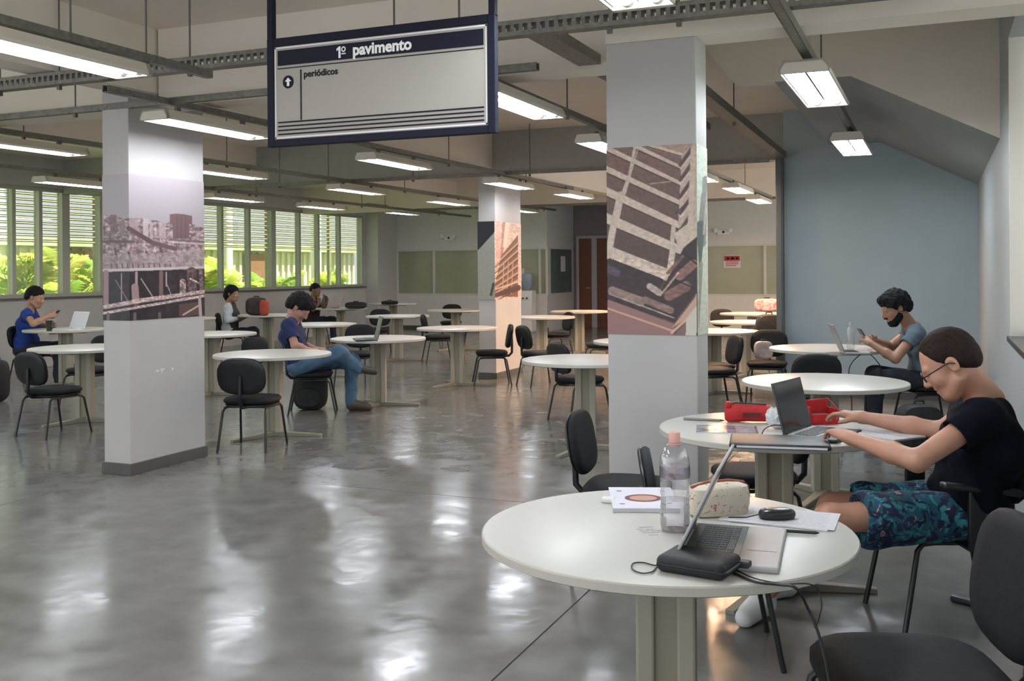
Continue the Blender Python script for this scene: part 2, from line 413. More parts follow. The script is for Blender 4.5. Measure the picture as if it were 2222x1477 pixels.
# ------------------------------------------------------------------ outside: louvre screen, plants, corridor
gnd = struct(MB().box((-24, 0, -0.25), (-13.2, 32, -0.05)).build('garden_soil', mat('grass_soil', (0.22, 0.30, 0.10), 0.9, var=0.3, scale=4)))
lv = thing('louvre_screen', 'slatted sun screen hanging outside the left windows', 'louvres', (-15.0, 17, 0))
m_slat = mat('slat_wood', (0.30, 0.30, 0.17), 0.6, var=0.15, scale=6, stretch=(1, 0.2, 1))
for q in np.arange(4.0, 31.1, 2.7): MB().box((-0.04, q - 17 - 0.04, 0.0), (0.04, q - 17 + 0.04, 3.6)).build('post', m_slat, lv)
for k in range(15):
    z = 2.06 + k * 0.105
    Mx = Matrix.Translation((0.0, -13.5, z)) @ Matrix.Rotation(math.radians(25), 4, 'Y')
    MB().box((-0.045, 0, -0.008), (0.045, 27.5, 0.012), Mx).build('slat', m_slat, lv)
cw = thing('garden_wall', 'pale ribbed building wall across the garden outside', 'building', (-20.5, 17, 0))
m_pale = mat('pale_render', (0.66, 0.62, 0.52), 0.8, var=0.05)
MB().box((-0.2, -13, -0.1), (0, 16, 2.15)).build('wall_body', m_pale, cw)
for q in np.arange(-13, 16, 0.32): MB().box((0, q, 0), (0.08, q + 0.1, 2.1)).build('rib', m_pale, cw)
MB().box((-0.25, -13, 2.15), (0.25, 16, 2.35)).build('roof_edge', mat('roof_band', (0.40, 0.42, 0.28), 0.8), cw)
for q, c in ((2.1, (0.24, 0.12, 0.065)), (9.3, (0.24, 0.12, 0.065)), (-4, (0.30, 0.15, 0.08))):
    MB().box((0.08, q, 0), (0.13, q + 1.0, 2.05)).build('outer_door', mat('outer_door%d' % int(q), c, 0.5), cw)
for q in (21.8, 26.0):
    tag(MB().tube([(-17.5, q, -0.06), (-17.5, q, 3.4)], 0.16, 14).build('garden_post', m_white, smooth=True), 'thick white round post in the garden, ' + ('nearer one' if q < 23 else 'farther one'), 'post')
def leaf_mat(name, c):
    m = mat(name, c, 0.55, var=0.3, scale=5); nt = m.node_tree; bs = nt.nodes['Principled BSDF']; o = nt.nodes['Material Output']
    tr = nt.nodes.new('ShaderNodeBsdfTranslucent'); tr.inputs[0].default_value = (*c, 1); mx = nt.nodes.new('ShaderNodeMixShader'); mx.inputs[0].default_value = 0.45
    nt.links.new(bs.outputs[0], mx.inputs[1]); nt.links.new(tr.outputs[0], mx.inputs[2]); nt.links.new(mx.outputs[0], o.inputs[0])
    return m
m_leafs = [leaf_mat('leaf_yellow_green', (0.44, 0.52, 0.10)), leaf_mat('leaf_green', (0.27, 0.42, 0.09)), leaf_mat('leaf_bright', (0.54, 0.56, 0.13))]
def frond(seed, L):
    rg = random.Random(seed); mb = MB()
    n = 15; P = []
    for i in range(n + 1):
        t = i / n; P.append(Vector((L * 0.62 * t, 0, L * (1.15 * t - 0.55 * t * t))))
    mb.tube([p for p in P], [0.012 * (1 - 0.7 * i / n) for i in range(n + 1)], 4)
    for i in range(3, n + 1):
        t = i / n; d = (P[i] - P[i-1]).normalized(); ll = L * 0.34 * math.sin(PI * (0.18 + 0.8 * t)) + 0.05
        for sg in (-1, 1):
            e = (d * 0.75 + Vector((0, sg, 0.12 - 0.25 * rg.random()))).normalized(); q = P[i] + e * ll; q.z -= 0.25 * ll
            m_ = P[i] + e * ll * 0.5; wv = d * (0.028 + 0.01 * rg.random())
            mb.add([P[i] - wv * 0.3, m_ - wv, q, m_ + wv, m_ + Vector((0, 0, 0.004))], [(0, 1, 4), (1, 2, 4), (2, 3, 4), (3, 0, 4)])
    return mb
frond_me = []
for k in range(5):
    o = frond(k, 1.0).build('frond', m_leafs[k % 3]); frond_me.append(o.data); bpy.data.objects.remove(o)
pn = 0
spots = [(-14.9, 11.9, 1.3, 'leftmost'), (-15.6, 12.9, 1.5, 'second from the left'), (-14.7, 13.9, 1.35, 'third from the left, by the picture column'), (-15.4, 15.2, 1.5, 'hidden behind the picture column'),
         (-14.8, 16.4, 1.35, 'first right of the picture column'), (-15.3, 17.6, 1.75, 'tallest, above the woman in the white sleeves'), (-14.8, 18.9, 1.3, 'in the middle of the right hand panes'), (-15.4, 20.3, 1.35, 'left of the thick mullion'),
         (-14.9, 21.9, 1.2, 'right of the thick mullion'), (-15.5, 23.6, 1.2, 'second from the right'), (-15.2, 25.4, 1.1, 'rightmost')]
for x, y, L, nm in spots:
    pl = thing('palm_fern', 'sunlit yellow green fern outside the left windows, ' + nm, 'plant', (x - 1.45, y, -0.05), 0, 'ferns outside the windows')
    MB().tube([(0, 0, 0), (0, 0, 0.35)], [0.07, 0.05], 8).build('stem', m_slat, pl)
    rg = random.Random(pn); pn += 1
    for k in range(15):
        f = bpy.data.objects.new('frond', frond_me[(k + pn) % 5]); COL.objects.link(f); f.parent = pl
        f.location = (0, 0, 0.3); s_ = 1.25 * L * (0.75 + 0.4 * rg.random())
        f.rotation_euler = (0.2 * rg.uniform(-1, 1), -0.75 * rg.random() + 0.15, 2 * PI * k / 15 + rg.uniform(-0.2, 0.2)); f.scale = (s_, s_, s_)
# ================================================================== CEILING SERVICES
def tray(label, p0, p1, w=0.045, h=0.045, rods=(), slots=False, m=m_galv):
    """perforated channel between two points (bottom centre line), hung on rods"""
    p0, p1 = Vector(p0), Vector(p1); d = p1 - p0; L = d.length; t = d.normalized(); n = Vector((t.y, -t.x, 0))
    root = thing('cable_tray', label, 'cable tray', tuple((p0 + p1) / 2), 0, 'cable trays under the ceiling')
    c = (p0 + p1) / 2
    R = Matrix(((t.x, n.x, 0, 0), (t.y, n.y, 0, 0), (0, 0, 1, 0), (0, 0, 0, 1)))
    mb = MB(); mb.box((-L/2, -w/2, 0), (L/2, w/2, 0.004), R)
    if slots:
        for s in (-1, 1):
            y0, y1 = (s * w/2 - 0.002, s * w/2 + 0.002)
            mb.box((-L/2, y0, 0), (L/2, y1, h * 0.3), R); mb.box((-L/2, y0, h * 0.72), (L/2, y1, h), R)
            k = -L/2
            while k < L/2 - 0.05:
                mb.box((k, y0, h * 0.3), (k + 0.022, y1, h * 0.72), R); k += 0.05
    else:
        for s in (-1, 1): mb.box((-L/2, s * w/2 - 0.002, 0), (L/2, s * w/2 + 0.002, h), R)
    mb.box((-L/2, -w/2, h - 0.003), (L/2, -w/2 + 0.012, h), R); mb.box((-L/2, w/2 - 0.012, h - 0.003), (L/2, w/2, h), R)
    mb.build('channel', m, root)
    cb = MB()
    for k, q in enumerate((-0.012, 0.006)): cb.tube([R @ Vector((-L/2 + 0.02, q, 0.014 + 0.003 * k)), R @ Vector((L/2 - 0.02, q, 0.014))], 0.008, 6)
    cb.build('cable', m_cable, root)
    for q in rods:
        b = R @ Vector((q * L - L/2, 0, h * 0.2))
        MB().tube([b, (b.x, b.y, ZS - c.z)], 0.006, 6).build('rod', m_rod, root)
        MB().box((b.x - 0.012, b.y - 0.012, -0.03), (b.x + 0.012, b.y + 0.012, 0.01)).build('hanger_nut', m_rod, root)
    return root
tray('long perforated tray crossing above the hanging sign', (-9.2, 5.0, 2.715), (-0.1, 5.0, 2.735), 0.07, 0.085, (0.05, 0.36, 0.42, 0.54, 0.70, 0.745, 0.84, 0.88), True)
tray('steel channel over the lamp at upper left', (-4.1, 1.6, 2.66), (-4.1, 4.96, 2.66), rods=(0.1, 0.68, 0.84))
tray('dark channel passing along the picture column toward the far column', (-5.02, 5.04, 2.66), (-5.02, 14.2, 2.66), rods=(0.25, 0.55, 0.8))
tray('channel behind the sign leading to the large picture pillar', (-2.62, 5.05, 2.66), (-2.62, 17.6, 2.66), rods=(0.18, 0.45, 0.8))
tray('channel over the second lamp row from the windows', (-7.3, 5.04, 2.66), (-7.3, 18.6, 2.66), rods=(0.1, 0.3, 0.45, 0.6, 0.8))
tray('channel nearest the windows', (-9.68, 5.04, 2.66), (-9.68, 20.5, 2.66), rods=(0.1, 0.3, 0.5, 0.7, 0.9))
tray('cross channel by the near cross beam', (-9.68, 5.72, 2.67), (-2.2, 5.62, 2.67), rods=(0.2, 0.5))
tray('cross channel ahead of the far cross beam', (-9.68, 11.75, 2.67), (-1.75, 11.62, 2.67), rods=(0.15, 0.42, 0.63, 0.9))
tray('broad cable tray with yellowish cables beside the large picture pillar', (-1.98, 5.05, 2.74), (-1.98, 9.2, 2.74), 0.14, 0.06, (0.28, 0.6))
bt = tray('tray running behind the pillar toward the blue wall', (-1.58, 5.7, 2.74), (-1.66, 11.9, 2.74), 0.12, 0.07, (0.1, 0.5))
tray('short channel over the stairwell lamps', (-0.65, 2.0, 2.66), (-0.69, 9.8, 2.66), 0.05, 0.05, (0.1, 0.6))
tray('short channel by the window corner near the partition', (-10.85, 18.0, 2.83), (-10.85, 21.6, 2.83), rods=(0.2, 0.8))
tray('short channel just right of the farther column near the partition', (-8.05, 18.0, 2.81), (-8.05, 21.6, 2.81), rods=(0.2, 0.8))
tray('cross channel in the last bay', (-9.68, 17.9, 2.67), (-1.0, 17.9, 2.67), rods=(0.2, 0.6))
# vertical tray down the edge of the blue wall
o = MB(); o.box((-1.715, 11.87, 0.0), (-1.635, 11.99, 2.76)); o.box((-1.70, 11.86, 0.0), (-1.65, 11.872, 2.76))
tag(o.build('cable_duct', mat('grey_duct', (0.13, 0.14, 0.14), 0.5, 0.3), bevel=0.003), 'grey vertical cable duct down the left edge of the blue wall', 'duct')
o = MB(); o.tube([(-0.20, 4.45, ZS), (-0.20, 4.45, 2.93)], 0.02, 8); o.tube([(-0.20, 4.45, 2.95), (-0.20, 4.45, 2.91)], 0.032, 8)
tag(o.build('conduit_stub', m_galv, smooth=True), 'short grey conduit stub hanging at the top right', 'conduit')

def lamp_shape(tube_m):
    L, w, h = 1.2, 0.235, 0.07
    root = thing('fluorescent_lamp', 'x', 'lamp', group='twin tube ceiling lamps')
    mb = MB()   # open trough: top + sloping sides + rim
    prof = [(-w/2, 0), (-w/2 - 0.004, 0.018), (-w/2 + 0.02, h), (w/2 - 0.02, h), (w/2 + 0.004, 0.018), (w/2, 0), (w/2 - 0.006, 0), (w/2 - 0.006, 0.02), (w/2 - 0.03, h - 0.012), (-w/2 + 0.03, h - 0.012), (-w/2 + 0.006, 0.02), (-w/2 + 0.006, 0)]
    mb.prism([(x, 0, z) for x, z in prof], (0, -L/2, 0), (0, L/2, 0))
    for s in (-1, 1):
        mb.prism([(x, 0, z) for x, z in ((-w/2, 0), (-w/2 - 0.004, 0.018), (-w/2 + 0.02, h), (w/2 - 0.02, h), (w/2 + 0.004, 0.018), (w/2, 0))], (0, s * L/2 - s * 0.03, 0), (0, s * L/2, 0))
    mb.build('housing', m_lamp, root, bevel=0.0)
    rf = MB()
    for c in (-0.055, 0.055):
        pts = [(c - 0.05, 0.012), (c - 0.035, 0.042), (c - 0.012, 0.056), (c + 0.012, 0.056), (c + 0.035, 0.042), (c + 0.05, 0.012)]
        for (x0, z0), (x1, z1) in zip(pts[:-1], pts[1:]):
            rf.add([(x0, -L/2 + 0.04, z0), (x1, -L/2 + 0.04, z1), (x1, L/2 - 0.04, z1), (x0, L/2 - 0.04, z0)], [(0, 1, 2, 3)])
    rf.build('reflector', m_refl, root, smooth=True)
    for c in (-0.055, 0.055):
        MB().tube([(c, -L/2 + 0.055, 0.026), (c, L/2 - 0.055, 0.026)], 0.0165, 12).build('tube', tube_m, root, smooth=True)
    for c in (-0.055, 0.055):
        for s in (-1, 1):
            MB().tube([(c, s * (L/2 - 0.03), 0.026), (c, s * (L/2 - 0.062), 0.026)], 0.02, 12).build('lamp_holder', m_white, root, smooth=True)
    for s in (-0.36, 0.36): MB().box((-0.012, s - 0.02, h), (0.012, s + 0.02, h + 0.05)).build('bracket', m_rod, root)
    return root
proto_l = {}
def lamp(x, y, z, label, kind='cool'):
    if kind not in proto_l:
        r = lamp_shape({'cool': m_tube, 'warm': m_tubew, 'bright': m_tubes}[kind]); proto_l[kind] = r; r.location = (x, y, z); r['label'] = label; return r
    return dup(proto_l[kind], (x, y, z), 0, label)
ZL = 2.55
for x, y, z, nm in [(-4.08, 3.72, ZL, 'large twin tube lamp cut off by the left edge at upper left'),
    (-4.93, 5.98, 2.52, 'twin tube lamp beside the top of the picture column, partly behind the sign'),
    (-5.08, 9.0, ZL, 'twin tube lamp seen just below the hanging sign'),
    (-5.08, 11.95, ZL, 'twin tube lamp at the top of the farther picture column'),
    (-4.95, 14.1, ZL, 'twin tube lamp just left of the large pillar top, beyond the farther column'),
    (-2.55, 6.15, ZL, 'bright twin tube lamp poking out right of the sign'),
    (-2.72, 8.7, ZL, 'twin tube lamp half hidden behind the left edge of the large pillar'),
    (-7.28, 6.4, ZL, 'twin tube lamp at the left edge, above the shutters'),
    (-7.28, 9.1, ZL, 'twin tube lamp just right of the picture column, upper one'),
    (-7.30, 11.85, ZL, 'twin tube lamp below the sign above the right hand window panes'),
    (-7.28, 14.6, ZL, 'twin tube lamp left of the farther column'),
    (-8.05, 19.7, 2.70, 'twin tube lamp just right of the farther column, small'),
    (-9.75, 9.35, ZL, 'twin tube lamp left of the picture column right over the windows'),
    (-9.72, 12.3, ZL, 'twin tube lamp just right of the picture column, lower one'),
    (-9.70, 14.6, ZL, 'twin tube lamp over the middle of the right hand window panes'),
    (-10.85, 19.5, 2.72, 'twin tube lamp by the window corner in front of the partition'),
    (-9.60, 6.5, ZL, 'added twin tube lamp out of sight at far left'),  # rest of this list: unseen lamps added to help light the room
    (-4.1, 0.7, ZL, 'added twin tube lamp out of view over the near floor, left'),
    (-2.5, 1.6, ZL, 'added twin tube lamp out of view over the near floor, behind the viewer'),
    (-7.28, 3.6, ZL, 'added twin tube lamp out of view over the near left floor')]:
    lamp(x, y, z, nm)
for x, y, nm in [(-2.55, 14.15, 'warm lit lamp right of the large pillar, in the middle of three'), (-2.66, 16.6, 'warm lit lamp touching the blue wall edge'), (-2.62, 12.0, 'warm lit lamp just behind the right edge of the large pillar'), (-4.9, 17.5, 'added warm lamp hidden behind the large pillar')]:  # last one is unseen, added for more warm light
    lamp(x, y, ZL, nm, 'warm')
for x, y, nm in [(-1.11, 3.40, 'white lamp cut off by the top edge above the large pillar'), (-0.67, 6.38, 'nearer of the two lamps under the staircase'), (-0.70, 9.6, 'farther of the two lamps under the staircase')]:
    lamp(x, y, 2.55, nm, 'bright').scale = (1.14, 1.1, 1.0)

# ------------------------------------------------------------------ hanging sign
SY = 3.5
sg = thing('hanging_sign', 'navy framed direction sign hanging from two posts', 'sign', (-2.06, SY, 1.995))
SW, SH = 1.045, 0.452
x0, x1 = -SW/2, SW/2
for x in (x0 + 0.014, x1 - 0.014): MB().rbox((x - 0.014, -0.014, SH - 0.01), (x + 0.014, 0.014, ZS - 1.995), 0.003).build('hanger_post', m_navyp, sg)
for lo, hi in (((x0, -0.016, 0), (x0 + 0.032, 0.016, SH)), ((x1 - 0.032, -0.016, 0), (x1, 0.016, SH)), ((x0 + 0.032, -0.016, 0), (x1 - 0.032, 0.016, 0.03)), ((x0 + 0.032, -0.016, SH - 0.035), (x1 - 0.032, 0.016, SH))):
    MB().rbox(lo, hi, 0.003).build('frame_bar', m_navyp, sg)
MB().box((x0 + 0.03, -0.008, 0.028), (x1 - 0.03, 0.008, SH - 0.03)).build('panel', m_signp, sg)
m_wl = mat('sign_white_line', (0.74, 0.74, 0.74), 0.5)
def strip(a, b, c, d, m, nm='printed_line', y=-0.009): return MB().box((a, y - 0.0008, c), (b, y, d)).build(nm, m, sg)
e = 0.036
for a, b, c, d in ((x0 + e, x1 - e, SH - 0.044, SH - 0.038), (x0 + e, x0 + e + 0.006, 0.034, SH - 0.038), (x1 - e - 0.006, x1 - e, 0.034, SH - 0.038), (x0 + e, x1 - e, 0.034, 0.040)): strip(a, b, c, d, m_wl)
strip(x0 + 0.05, x1 - 0.05, SH - 0.115, SH - 0.052, m_navyp, 'title_band')
strip(x0 + 0.05, x1 - 0.05, SH - 0.129, SH - 0.125, m_ink)
strip(x0 + 0.162, x0 + 0.168, 0.105, SH - 0.138, m_ink)
for k in range(4): strip(x0 + 0.05, x1 - 0.05, 0.048 + k * 0.0165, 0.054 + k * 0.0165, m_ink)
RX = Matrix.Rotation(PI / 2, 4, 'X')
m_txt = mat('sign_white_lettering', (0.8, 0.8, 0.78), 0.5)
text_mesh('title_lettering', 'pavimento', 0.064, Matrix.Translation((0.028, -0.0105, SH - 0.083)) @ RX, m_txt, sg, 0.0006, 0.0022)
mb = MB(); g1 = [(-0.006, -0.022), (0.004, -0.022), (0.004, 0.025), (-0.003, 0.025), (-0.015, 0.016), (-0.015, 0.007), (-0.006, 0.012)]
mb.prism([(-0.168 + a, -0.0105, SH - 0.086 + b) for a, b in g1], (0, -0.0006, 0), (0, 0.0006, 0))
rg_ = [(math.cos(a), math.sin(a)) for a in np.linspace(0, 2 * PI, 17)[:-1]]; c0 = (-0.150, SH - 0.074)
vs = [(c0[0] + r * a, -0.0111, c0[1] + r * 1.1 * b) for r in (0.0105, 0.0055) for a, b in rg_]
mb.add(vs, [(k, (k + 1) % 16, 16 + (k + 1) % 16, 16 + k) for k in range(16)]); mb.box((c0[0] - 0.010, -0.0111, c0[1] - 0.020), (c0[0] + 0.010, -0.0099, c0[1] - 0.0155))
mb.build('title_lettering', m_txt, sg)
text_mesh('lettering', 'peri\u00f3dicos', 0.039, Matrix.Translation((x0 + 0.262, -0.0098, SH - 0.160)) @ RX, m_ink, sg, 0.0006, 0.0008)
mb = MB(); cx, cz = x0 + 0.102, SH - 0.185
mb.prism([(cx + 0.027 * math.cos(a), 0, cz + 0.027 * math.sin(a)) for a in np.linspace(0, 2 * PI, 29)[:-1]], (0, -0.0096, 0), (0, -0.0088, 0)); mb.build('arrow_disc', m_ink, sg)
mb = MB(); ar = [(0, 0.018), (0.016, 0.002), (0.006, 0.002), (0.006, -0.017), (-0.006, -0.017), (-0.006, 0.002), (-0.016, 0.002)]
mb.prism([(cx + a, 0, cz + b) for a, b in ar], (0, -0.0104, 0), (0, -0.0098, 0)); mb.build('arrow', m_txt, sg)

# ------------------------------------------------------------------ printed pictures on the columns
def inpoly(X, Y, poly):
    ins = np.zeros(X.shape, bool); n = len(poly); j = n - 1
    for i in range(n):
        xi, yi = poly[i]; xj, yj = poly[j]
        c = ((yi > Y) != (yj > Y)) & (X < (xj - xi) * (Y - yi) / (yj - yi + 1e-9) + xi)
        ins ^= c; j = i
    return ins
class Art:
    def __init__(s, X, Y, base): s.X, s.Y = X, Y; s.C = np.tile(np.array(base, float), X.shape + (1,))
    def poly(s, pts, col, a=1.0):
        m = inpoly(s.X, s.Y, pts); s.C[m] = s.C[m] * (1 - a) + np.array(col) * a
    def line(s, p0, p1, w, col, a=1.0, w1=None):
        p0, p1 = np.array(p0, float), np.array(p1, float); d = p1 - p0; L = np.hypot(*d) + 1e-9
        t = np.clip(((s.X - p0[0]) * d[0] + (s.Y - p0[1]) * d[1]) / L**2, 0, 1)
        dist = np.hypot(s.X - p0[0] - t * d[0], s.Y - p0[1] - t * d[1]); ww = w if w1 is None else w + (w1 - w) * t
        m = (np.clip((ww / 2 - dist) / 5 + 0.5, 0, 1) * a)[..., None]; s.C = s.C * (1 - m) + np.array(col) * m
    def noise(s, amp, mask=None, cell=(7, 5), seed=0):
        rg = np.random.default_rng(seed); N = rg.random((400, 400))
        gy, gx = np.abs(s.Y) / cell[1], np.abs(s.X) / cell[0]; iy, ix = gy.astype(int), gx.astype(int); ty, tx_ = gy - iy, gx - ix
        q = lambda a, b: N[(iy + a) % 400, (ix + b) % 400]
        v = ((q(0, 0) * (1 - tx_) + q(0, 1) * tx_) * (1 - ty) + (q(1, 0) * (1 - tx_) + q(1, 1) * tx_) * ty - 0.5) * 1.5
        f = 1 + amp * 2 * v[..., None]
        if mask is None: s.C *= f
        else: s.C[mask] *= f[mask]
def lin(c): c = np.clip(np.asarray(c, float) / 255.0, 0, 1); return np.where(c <= 0.04045, c / 12.92, ((c + 0.055) / 1.055) ** 2.4)
m_print = vcol_mat('printed_vinyl', 0.45)
def print_wrap(label, x0, x1, y0, y1, z0, z1, draw_b, draw_a, cell=0.0036, gain=1.0):
    """vinyl picture wrapped round the -Y and +X faces of a column, one mesh"""
    t = 0.003
    vs = []; fs = []; cols = []
    for face in ('b', 'a'):
        wdt = (x1 - x0) if face == 'b' else (y1 - y0)
        nu = max(6, int(wdt / cell)); nv = int((z1 - z0) / cell)
        uu, vv = np.meshgrid(np.linspace(0, 1, nu + 1), np.linspace(0, 1, nv + 1))
        if face == 'b': P = np.stack([x0 + uu * (x1 - x0 + t), np.full(uu.shape, y0 - t), z1 + (z0 - z1) * vv], -1)
        else: P = np.stack([np.full(uu.shape, x1 + t), y0 - t + uu * (y1 - y0 + t), z1 + (z0 - z1) * vv], -1)
        q = pix(P.reshape(-1, 3)).reshape(uu.shape + (2,))
        C = (draw_b if face == 'b' else draw_a)(q[..., 0], q[..., 1])
        base = len(vs); vs += P.reshape(-1, 3).tolist(); cols.append(lin(C).reshape(-1, 3) * gain)
        for j in range(nv):
            for i in range(nu):
                a = base + j * (nu + 1) + i; fs.append((a, a + nu + 1, a + nu + 2, a + 1))
    me = bpy.data.meshes.new('column_picture'); me.from_pydata(vs, [], fs); me.update(); me.materials.append(m_print)
    ca = me.color_attributes.new('print', 'FLOAT_COLOR', 'POINT'); c4 = np.ones((len(vs), 4), np.float32); c4[:, :3] = np.concatenate(cols); ca.data.foreach_set('color', c4.ravel())
    o = bpy.data.objects.new('column_picture', me); COL.objects.link(o)
    return tag(o, label, 'poster')
# large pillar: looking up at a balconied facade (coordinates in a 3.077x enlargement of the photo)
LB, MBR, DK, MD = (212, 190, 175), (150, 122, 112), (70, 50, 50), (118, 92, 86)
def pillar_b(px, py):
    X, Y = (px - 1280) * 3.077, (py - 280) * 3.077
    A = Art(X, Y, (120, 94, 88))
    lat = np.clip((Y - 90) / 700, 0, 1)[..., None]; A.C = A.C * (1.10 - 0.35 * lat)
    A.poly([(100, 80), (620, 80), (700, 80), (610, 190), (330, 110), (100, 100)], (176, 146, 130))
    for (a, b, w, w1) in (((240, 60), (612, 170), 26, 20), ((300, 112), (612, 258), 30, 22), ((100, 122), (608, 365), 36, 26), ((100, 262), (600, 492), 40, 32), ((100, 410), (592, 640), 54, 44), ((100, 590), (600, 805), 66, 56), ((110, 820), (520, 975), 92, 80)):
        A.line(a, b, w, LB, 1, w1); A.line((a[0], a[1] + w * 0.62), (b[0], b[1] + w1 * 0.62), 8, DK, 0.8)
    for a, b, w in (((305, 100), (262, 320), 20), ((262, 320), (212, 455), 24), ((205, 440), (172, 600), 50), ((165, 600), (125, 830), 46), ((560, 640), (545, 800), 30), ((555, 800), (535, 930), 40), ((330, 100), (235, 440), 6)):
        A.line(a, b, w, (205, 186, 172))
    A.poly([(590, 640), (612, 180), (690, 90), (720, 90), (720, 700), (620, 800)], (196, 172, 158))
    for y in (150, 250, 360, 470, 585): A.line((606, y + 90), (680, y - 20), 26, (92, 68, 66)); A.line((606, y + 115), (690, y + 5), 12, (215, 195, 182))
    A.line((690, 130), (670, 640), 34, (206, 184, 168)); A.poly([(560, 700), (640, 640), (712, 600), (712, 720), (600, 810)], (205, 186, 168))
    A.line((575, 560), (640, 500), 8, (60, 55, 65)); A.line((400, 365), (540, 350), 7, (190, 160, 150))
    A.noise(0.06, cell=(14, 11), seed=1)
    A.poly([(100, 880), (130, 860), (490, 1000), (460, 1100), (590, 870), (620, 800), (712, 720), (712, 1090), (560, 1290), (100, 1130)], (56, 42, 46))
    for a, b, w, c in (((150, 1080), (340, 1150), 60, (150, 124, 116)), ((370, 1140), (540, 1210), 46, (140, 112, 106)), ((600, 980), (690, 900), 60, (140, 104, 96)), ((530, 1110), (640, 1050), 70, (132, 96, 90)), ((400, 1050), (460, 1090), 44, (185, 165, 160)), ((120, 930), (180, 960), 50, (84, 72, 84)), ((130, 1100), (340, 1180), 6, (190, 170, 165)), ((350, 1180), (560, 1260), 8, (190, 170, 165)), ((520, 960), (620, 850), 22, (120, 90, 80)), ((470, 1110), (590, 960), 12, (196, 170, 156)), ((630, 830), (712, 900), 10, (40, 30, 34)), ((570, 1010), (700, 1060), 8, (36, 28, 32))):
        A.line(a, b, w, c)
    m = (Y > 860) & (Y < 1300); A.noise(0.12, m, (22, 12), 3)
    A.poly([(90, 1150), (130, 1140), (560, 1300), (560, 1370), (540, 1390), (90, 1390)], (150, 112, 108))
    A.line((100, 1190), (548, 1345), 12, (214, 166, 142)); A.line((545, 1360), (640, 1275), 16, (222, 176, 150))
    A.poly([(550, 1390), (640, 1290), (640, 1390)], (130, 100, 98)); A.poly([(640, 1250), (712, 1100), (712, 1400), (640, 1400)], (206, 200, 186))
    A.poly([(545, 1330), (712, 1110), (712, 1180), (640, 1270)], (196, 160, 140))
    return A.C
def pillar_a(px, py):
    X, Y = (px - 1280) * 3.077, (py - 280) * 3.077
    A = Art(X, Y, (214, 214, 198))
    A.line((770, 330), (745, 760), 34, (140, 140, 136), 1, 60); A.line((742, 640), (735, 900), 60, (92, 100, 96), 1, 16); A.line((740, 900), (728, 1320), 30, (150, 150, 134), 1, 4)
    A.line((785, 420), (760, 700), 14, (190, 176, 168)); A.line((735, 120), (735, 420), 30, (206, 220, 210))
    A.noise(0.05, cell=(8, 12), seed=4)
    return A.C
print_wrap('sepia picture of a balconied facade from below, on the large near pillar', -1.685, -1.185, 5.34, 5.605, 1.115, 2.143, pillar_b, pillar_a)
